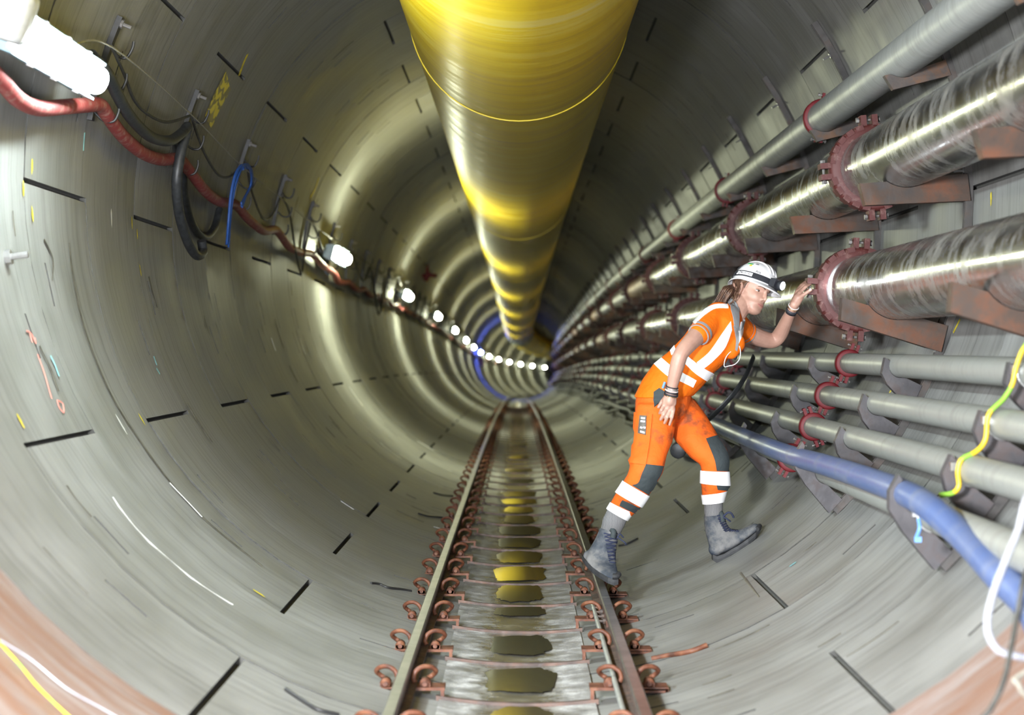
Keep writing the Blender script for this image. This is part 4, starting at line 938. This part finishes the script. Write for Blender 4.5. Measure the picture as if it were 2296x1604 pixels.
def bvh(*objs):
    vs, fs = [], []
    for o in objs:
        mm = o.matrix_parent_inverse.copy() if o.parent else Matrix.Identity(4)
        mm = (o.parent.matrix_basis if o.parent else Matrix.Identity(4)) @ mm @ o.matrix_basis
        b = len(vs); vs += [mm @ v.co for v in o.data.vertices]; fs += [[b+i for i in p.vertices] for p in o.data.polygons]
    return BVHTree.FromPolygons(vs, fs)
def respline(pl, n):
    sp_ = spline([(x, y, 0) for x, y in pl], 8) if len(pl) > 2 else [Vector((*pl[0], 0)).lerp(Vector((*pl[1], 0)), i/8) for i in range(9)]
    return [sp_[round(i*(len(sp_)-1)/n)] for i in range(n+1)]
def patch(tree, A, B, off, mat, name, parent, n=14, m=6, thick=0.004):
    a, b = respline(A, n), respline(B, n); rows = []
    for i in range(n+1):
        row = []
        for j in range(m+1):
            q = a[i].lerp(b[i], j/m); mid = (a[i]+b[i])/2; h = None
            for st in range(12):
                d = (PX(q.x, q.y, 1.0)-EYE).normalized(); h, nr, _, dist = tree.ray_cast(EYE, d)
                if h is not None and dist < 10.2: break
                h = None; q = q.lerp(mid, 0.18)
            if h is None: h, nr, *_ = tree.find_nearest(PX(mid.x, mid.y, SD))
            if nr.dot(h-EYE) > 0: nr = -nr
            row.append((h, nr))
        rows.append(row)
    mb = MB(); out = [[h+nr*(off+thick) for h, nr in r] for r in rows]; mb.grid(out)
    rim = out[0]+[r[-1] for r in out[1:]]+out[-1][::-1][1:]+[r[0] for r in out[::-1]][1:-1]
    rin = [(h-nr*0.004) for h, nr in rows[0]+[r[-1] for r in rows[1:]]+rows[-1][::-1][1:]+[r[0] for r in rows[::-1]][1:-1]]
    for i in range(len(rim)): k = (i+1) % len(rim); mb.poly([rim[i], rim[k], rin[k], rin[i]])
    return mb.build(name, mat, parent)
ts = bvh(shirt)
SW = M['stripe']
patch(ts, [(1484, 803), (1504, 820), (1532, 837), (1561, 853)], [(1467, 817), (1496, 843), (1526, 856), (1553, 869)], 0, SW, 'reflective_stripe', shirt, 18)
patch(ts, [(1638, 721), (1618, 749), (1590, 789), (1562, 813)], [(1640, 740), (1625, 779), (1597, 810), (1573, 829)], .001, SW, 'reflective_stripe', shirt, 18)
patch(ts, [(1542, 799), (1567, 819), (1584, 829), (1600, 837)], [(1534, 814), (1555, 835), (1573, 848), (1583, 854)], .003, SW, 'reflective_stripe', shirt, 16)
patch(ts, [(1636, 683), (1602, 684), (1576, 697), (1562, 709), (1553, 722)], [(1634, 692), (1606, 692), (1584, 704), (1570, 716), (1559, 728)], 0, SW, 'reflective_stripe', shirt, 16)
patch(ts, [(1513, 775), (1503, 787)], [(1516, 786), (1506, 797)], 0, SW, 'reflective_stripe', shirt, 5, 3)
patch(ts, [(1661, 722), (1655, 745), (1650, 770)], [(1666, 733), (1664, 752), (1654, 774)], 0, SW, 'reflective_stripe', shirt, 10, 4)
patch(ts, [(1642, 722), (1647, 745), (1650, 765), (1648, 785)], [(1648, 722), (1653, 742), (1656, 765), (1652, 788)], .002, M['trim_grey'], 'zip_placket', shirt, 12, 3)
tn = bvh(shirt, body)
patch(tn, [(1634, 679), (1637, 695), (1641, 712), (1644, 731)], [(1642, 673), (1652, 684), (1654, 708), (1653, 741)], .006, M['trim_grey'], 'collar', shirt, 14, 5, .005)
patch(tn, [(1630, 681), (1634, 696), (1638, 712), (1640, 728)], [(1636, 678), (1639, 695), (1642, 712), (1644, 730)], .002, M['orange'], 'collar', shirt, 10, 3, .005)
patch(tn, [(1657, 741), (1659, 733), (1661, 724)], [(1662, 735), (1665, 728), (1668, 716)], .004, M['trim_grey'], 'collar', shirt, 8, 3, .005)
for pa, pb, r, mt in ((PS(1574, 743, -.185), PS(1571, 746, -.193), .0540, 'trim_grey'), (PS(1570, 747.5, -.196), PS(1567.5, 750, -.203), .0535, 'orange'), (PS(1567, 750.5, -.204), PS(1566, 751.5, -.207), .0530, 'trim_grey'),
                  (PS(1669, 743, .142), PS(1672, 745, .148), .0535, 'trim_grey'), (PS(1673, 745.5, .150), PS(1676, 747.5, .156), .0530, 'orange'), (PS(1676.5, 748, .157), PS(1677.5, 748.6, .159), .0525, 'trim_grey')):
    mb = MB(); mb.tube([pa, pb], r, 28); mb.build('sleeve_cuff', M[mt], shirt)
# ---- trousers
mb = MB()
loft(mb, [((1428, 878), (1552, 872), 0, .138), ((1424, 905), (1550, 896), 0, .145), ((1424, 932), (1543, 930), 0, .135), ((1440, 950), (1528, 950), 0, .10)])
NL = [((1426, 905), (1512, 905), -.06, .092), ((1423, 945), (1516, 952), -.10, .090), ((1421, 987), (1508, 990), -.14, .082), ((1415, 1033), (1495, 1022), -.19, .072), ((1408, 1062), (1487, 1060), -.20, .067), ((1398, 1079), (1462, 1101), -.18, .062), ((1381, 1105), (1438, 1138), -.125, .058), ((1361, 1142), (1407, 1168), -.05, .054)]
FL = [((1480, 900), (1556, 893), .06, .092), ((1503, 945), (1586, 935), .03, .090), ((1512, 987), (1609, 974), -.02, .085), ((1549, 1028), (1630, 1008), -.05, .074), ((1571, 1043), (1636, 1033), -.06, .066), ((1572, 1056), (1634, 1057), -.05, .062), ((1571, 1083), (1637, 1088), -.02, .060), ((1574, 1110), (1630, 1102), 0, .056), ((1577, 1131), (1622, 1126), .02, .052)]
loft(mb, NL); loft(mb, FL)
cap(mb, PS(1418, 1033, -.17), PS(1430, 1038, -.22), .022, .030)
trousers = remesh(mb, 'trousers', M['orange_worn'], 0.0085, 5, 0.5)
def band(rings, mat, name, parent, grow=.005):
    mb = MB(); loft(mb, rings, 32, 0, grow, False); loft(mb, rings[::-1], 32, 0, grow-.006, False); return mb.build(name, mat, parent)
band([((1398, 1079), (1455, 1112), -.170, .064), ((1390, 1092), (1447, 1125), -.150, .063), ((1381, 1105), (1438, 1138), -.125, .061)], SW, 'reflective_band', trousers, .006)
band([((1370, 1127), (1420, 1150), -.085, .056), ((1361, 1142), (1406, 1168), -.05, .054)], SW, 'reflective_band', trousers)
band([((1572, 1055), (1634, 1057), -.05, .062), ((1571, 1084), (1637, 1089), -.02, .060)], SW, 'reflective_band', trousers)
band([((1574, 1110), (1629, 1101), 0, .057), ((1577, 1131), (1622, 1126), .02, .053)], SW, 'reflective_band', trousers)
tt = bvh(trousers)
patch(tt, [(1449, 1041), (1439, 1064), (1431, 1083), (1418, 1088)], [(1491, 1046), (1484, 1066), (1468, 1089), (1457, 1111)], 0, M['slate'], 'knee_patch', trousers, 14, 8)
patch(tt, [(1396, 1122), (1392, 1128), (1390, 1134)], [(1434, 1139), (1431, 1146), (1424, 1151)], .001, M['slate'], 'knee_patch', trousers, 6, 5)
patch(tt, [(1583, 984), (1594, 1010), (1603, 1034), (1607, 1056)], [(1610, 976), (1629, 1006), (1637, 1032), (1634, 1057)], 0, M['slate'], 'knee_patch', trousers, 14, 8)
patch(tt, [(1607, 1089), (1609, 1098)], [(1638, 1089), (1634, 1100)], .001, M['slate'], 'knee_patch', trousers, 5, 5)
pk = patch(tt, [(1425, 925), (1421, 985), (1416, 1038)], [(1463, 930), (1456, 1000), (1448, 1043)], 0, M['orange_worn'], 'thigh_pocket', trousers, 14, 7, .008)
tp = bvh(trousers, pk)
bd = patch(tp, [(1435, 932), (1431, 972)], [(1450, 933), (1448, 976)], .001, M['badge_grey'], 'pocket_badge', trousers, 8, 4, .003)
tp2 = bvh(bd, trousers)
for a, b in (((1438, 936), (1447, 937)), ((1437, 943), (1447, 944)), ((1436, 957), (1441, 958)), ((1443, 957), (1448, 958)), ((1436, 966), (1446, 969))):
    patch(tp2, [(a[0], a[1]), (a[0]-.5, a[1]+4)], [(b[0], b[1]), (b[0]-.5, b[1]+4)], .001, M['white_print'], 'badge_print', trousers, 2, 2, .002)
tb2 = bvh(trousers, shirt)
patch(tb2, [(1467, 880), (1466, 897), (1467, 914)], [(1479, 871), (1492, 880), (1497, 887)], .003, M['slate'], 'pocket_edge', trousers, 10, 5)
mb = MB(); mb.tube([PS(1486, 871, -.19), PS(1491, 857, -.19)], .006, 8); mb.build('pen', M['blue_tag'], trousers)
# ---- socks and boots
def footwear(sock, rings, heel, solepts, lacepts, depth, nm, tongue):
    mb = MB(); loft(mb, sock, 24); mb.build('sock', M['sock'], person)
    mb = MB(); loft(mb, rings, 24, sq=0.9); mb.ball(PS(*heel[0]), heel[1]); bt = remesh(mb, 'boot', M['boot'], 0.006, 3, 0.5)
    mb = MB(); rows = []
    for (x, y, d, hd, th) in solepts:
        c = PS(x, y, d); rows.append([c+Vector((0, hd*sy, th*sz)) for sy, sz in ((-1, 0), (-.95, 1), (.95, 1), (1, 0), (.97, -1), (-.97, -1))])
    mb.grid(rows, cv=True, smooth=False); mb.poly(rows[0]); mb.poly(rows[-1][::-1]); mb.build('sole', M['sole'], bt)
    tb_ = bvh(bt)
    for i, (a, b) in enumerate(lacepts):
        pts = []
        for k in range(9):
            x, y = a[0]+(b[0]-a[0])*k/8, a[1]+(b[1]-a[1])*k/8
            h, nr, *_ = tb_.ray_cast(EYE, (PX(x, y, 1.0)-EYE).normalized())
            if h is None: h, nr, *_ = tb_.find_nearest(PS(x, y, depth))
            pts.append(h+(EYE-h).normalized()*.004)
        mb = MB(); mb.tube(pts, .0034, 6); mb.build('lace', M['lace'], bt)
    for tg in tongue:
        mb = MB(); mb.tube(spline([PS(*p) for p in tg[0]], 4), tg[1], 10); mb.build(tg[2], M[tg[3]], bt)
    return bt
footwear([((1364, 1138), (1408, 1162), -.05, .046), ((1352, 1163), (1400, 1180), -.03, .047), ((1350, 1172), (1395, 1190), -.02, .046), ((1347, 1186), (1391, 1198), 0, .045)],
         [((1346, 1183), (1390, 1193), 0, .050), ((1335, 1208), (1384, 1216), .0, .050), ((1320, 1234), (1381, 1242), -.01, .048), ((1313, 1255), (1381, 1254), -.03, .046), ((1322, 1271), (1382, 1266), -.07, .048), ((1338, 1284), (1384, 1277), -.11, .050), ((1354, 1295), (1387, 1286), -.15, .044), ((1368, 1301), (1388, 1293), -.175, .03)],
         ((1321, 1248, .0), .030),
         [(1305, 1251, 0.0, .040, .012), (1313, 1262, -.03, .044, .013), (1328, 1277, -.07, .049, .013), (1345, 1289, -.11, .052, .013), (1362, 1299, -.15, .048, .014), (1376, 1305, -.175, .036, .014), (1386, 1304, -.185, .020, .012)],
         [((1354+i*1.5, 1196+i*8), (1384-i*0.3, 1203+i*7.5)) for i in range(9)]+[((1356+i*1.5, 1203+i*9), (1384, 1197+i*9)) for i in range(7)], -.05, 'near',
         [([(1372, 1188, -.05), (1376, 1194, -.06), (1374, 1206, -.06)], .014, 'tongue', 'slate'), ([(1384, 1205, -.06), (1394, 1212, -.06), (1402, 1218, -.06), (1404, 1222, -.05)], .0035, 'lace', 'lace'), ([(1384, 1207, -.06), (1390, 1198, -.06), (1398, 1206, -.05)], .0035, 'lace', 'lace')]+
         [([(1374, 1293, -.205), (1383, 1293, -.205), (1387, 1288, -.18)], .014, 'toe_cap', 'sole')])
footwear([((1579, 1126), (1621, 1122), .03, .045), ((1579, 1148), (1621, 1143), .04, .045), ((1580, 1162), (1621, 1158), .05, .044)],
         [((1578, 1157), (1624, 1150), .05, .050), ((1579, 1177), (1628, 1172), .05, .050), ((1583, 1200), (1636, 1186), .05, .048), ((1590, 1226), (1645, 1187), .05, .046), ((1606, 1245), (1655, 1188), .05, .045), ((1630, 1237), (1668, 1184), .05, .046), ((1652, 1224), (1680, 1178), .05, .050), ((1672, 1210), (1690, 1174), .05, .050), ((1688, 1198), (1698, 1175), .05, .042), ((1698, 1190), (1703, 1179), .05, .025)],
         ((1604, 1232, .05), .034),
         [(1597, 1249, .05, .034, .014), (1606, 1253, .05, .042, .015), (1622, 1247, .05, .043, .014), (1638, 1236, .05, .042, .012), (1655, 1227, .05, .049, .014), (1675, 1213, .05, .051, .015), (1692, 1199, .05, .042, .014), (1702, 1188, .05, .028, .012), (1706, 1180, .05, .016, .010)],
         [((1608+i*2.6, 1157+i*5), (1624+i*3.2, 1155+i*4.2)) for i in range(8)]+[((1610+i*2.6, 1165+i*5), (1625+i*3.2, 1157+i*4.5)) for i in range(6)]+[((1636+i*5, 1192-i*.5), (1640+i*5, 1184-i*.5)) for i in range(4)], .02, 'far',
         [([(1614, 1150, .02), (1618, 1156, .01), (1620, 1170, .01)], .014, 'tongue', 'slate'), ([(1622, 1158, .0), (1632, 1150, -.01), (1640, 1152, -.01), (1645, 1161, 0)], .005, 'lace', 'lace'), ([(1622, 1160, .0), (1630, 1164, -.01), (1638, 1170, .0)], .004, 'lace', 'lace'), ([(1697, 1187, .01), (1701, 1183, .03), (1703, 1180, .06)], .012, 'toe_cap', 'sole')])
# ---- small worn things
def wristband(c, ax, r, w_, mat, name, parent=None, th=.003):
    mb = MB(); mb.lathe(c, ax, [(-w_/2, r), (-w_/2, r+th), (w_/2, r+th), (w_/2, r)], 28); return mb.build(name, mat, parent or body)
ax = PS(1783, 680, .068)-PS(1763, 722, .14)
wristband(PS(1774.5, 697.5, .082), ax, .0246, .021, M['strap'], 'wrist_watch')
wristband(PS(1778, 690, .074), ax, .0238, .004, M['gold'], 'bracelet'); wristband(PS(1779.5, 687, .072), ax, .0240, .003, M['white_print'], 'bracelet')
ax = PS(1506.5, 870, -.27)-PS(1512, 845, -.28)
for dy, mt, w_ in ((-2, 'strap', .005), (2, 'zinc', .006), (6, 'white_print', .004), (10, 'strap', .007), (15, 'strap', .008), (18, 'gold', .003)):
    wristband(PS(1506.6-dy*.12, 870+dy, -.27), ax, .0268+.0002*dy, w_, M[mt], 'bracelet')
mb = MB(); mb.tube(spline([PS(1654, 768, -.10), PS(1660, 785, -.12), PS(1658, 805, -.13), PS(1648, 817, -.13), PS(1634, 821, -.12), PS(1624, 822, -.13), PS(1626, 806, -.13), PS(1634, 793, -.12), PS(1643, 786, -.10)], 5), .0022, 6); mb.build('earphone_cord', M['white_print'], shirt)
mb = MB(); mb.ball(PS(1648, 797, -.085), (.012, .010, .022), n=12, m=8); mb.build('radio_clip', M['strap'], shirt)
mb = MB(); mb.ball(H(.004, -.080, -.047), .0032, n=8, m=6); mb.build('earring', M['gold'], body)
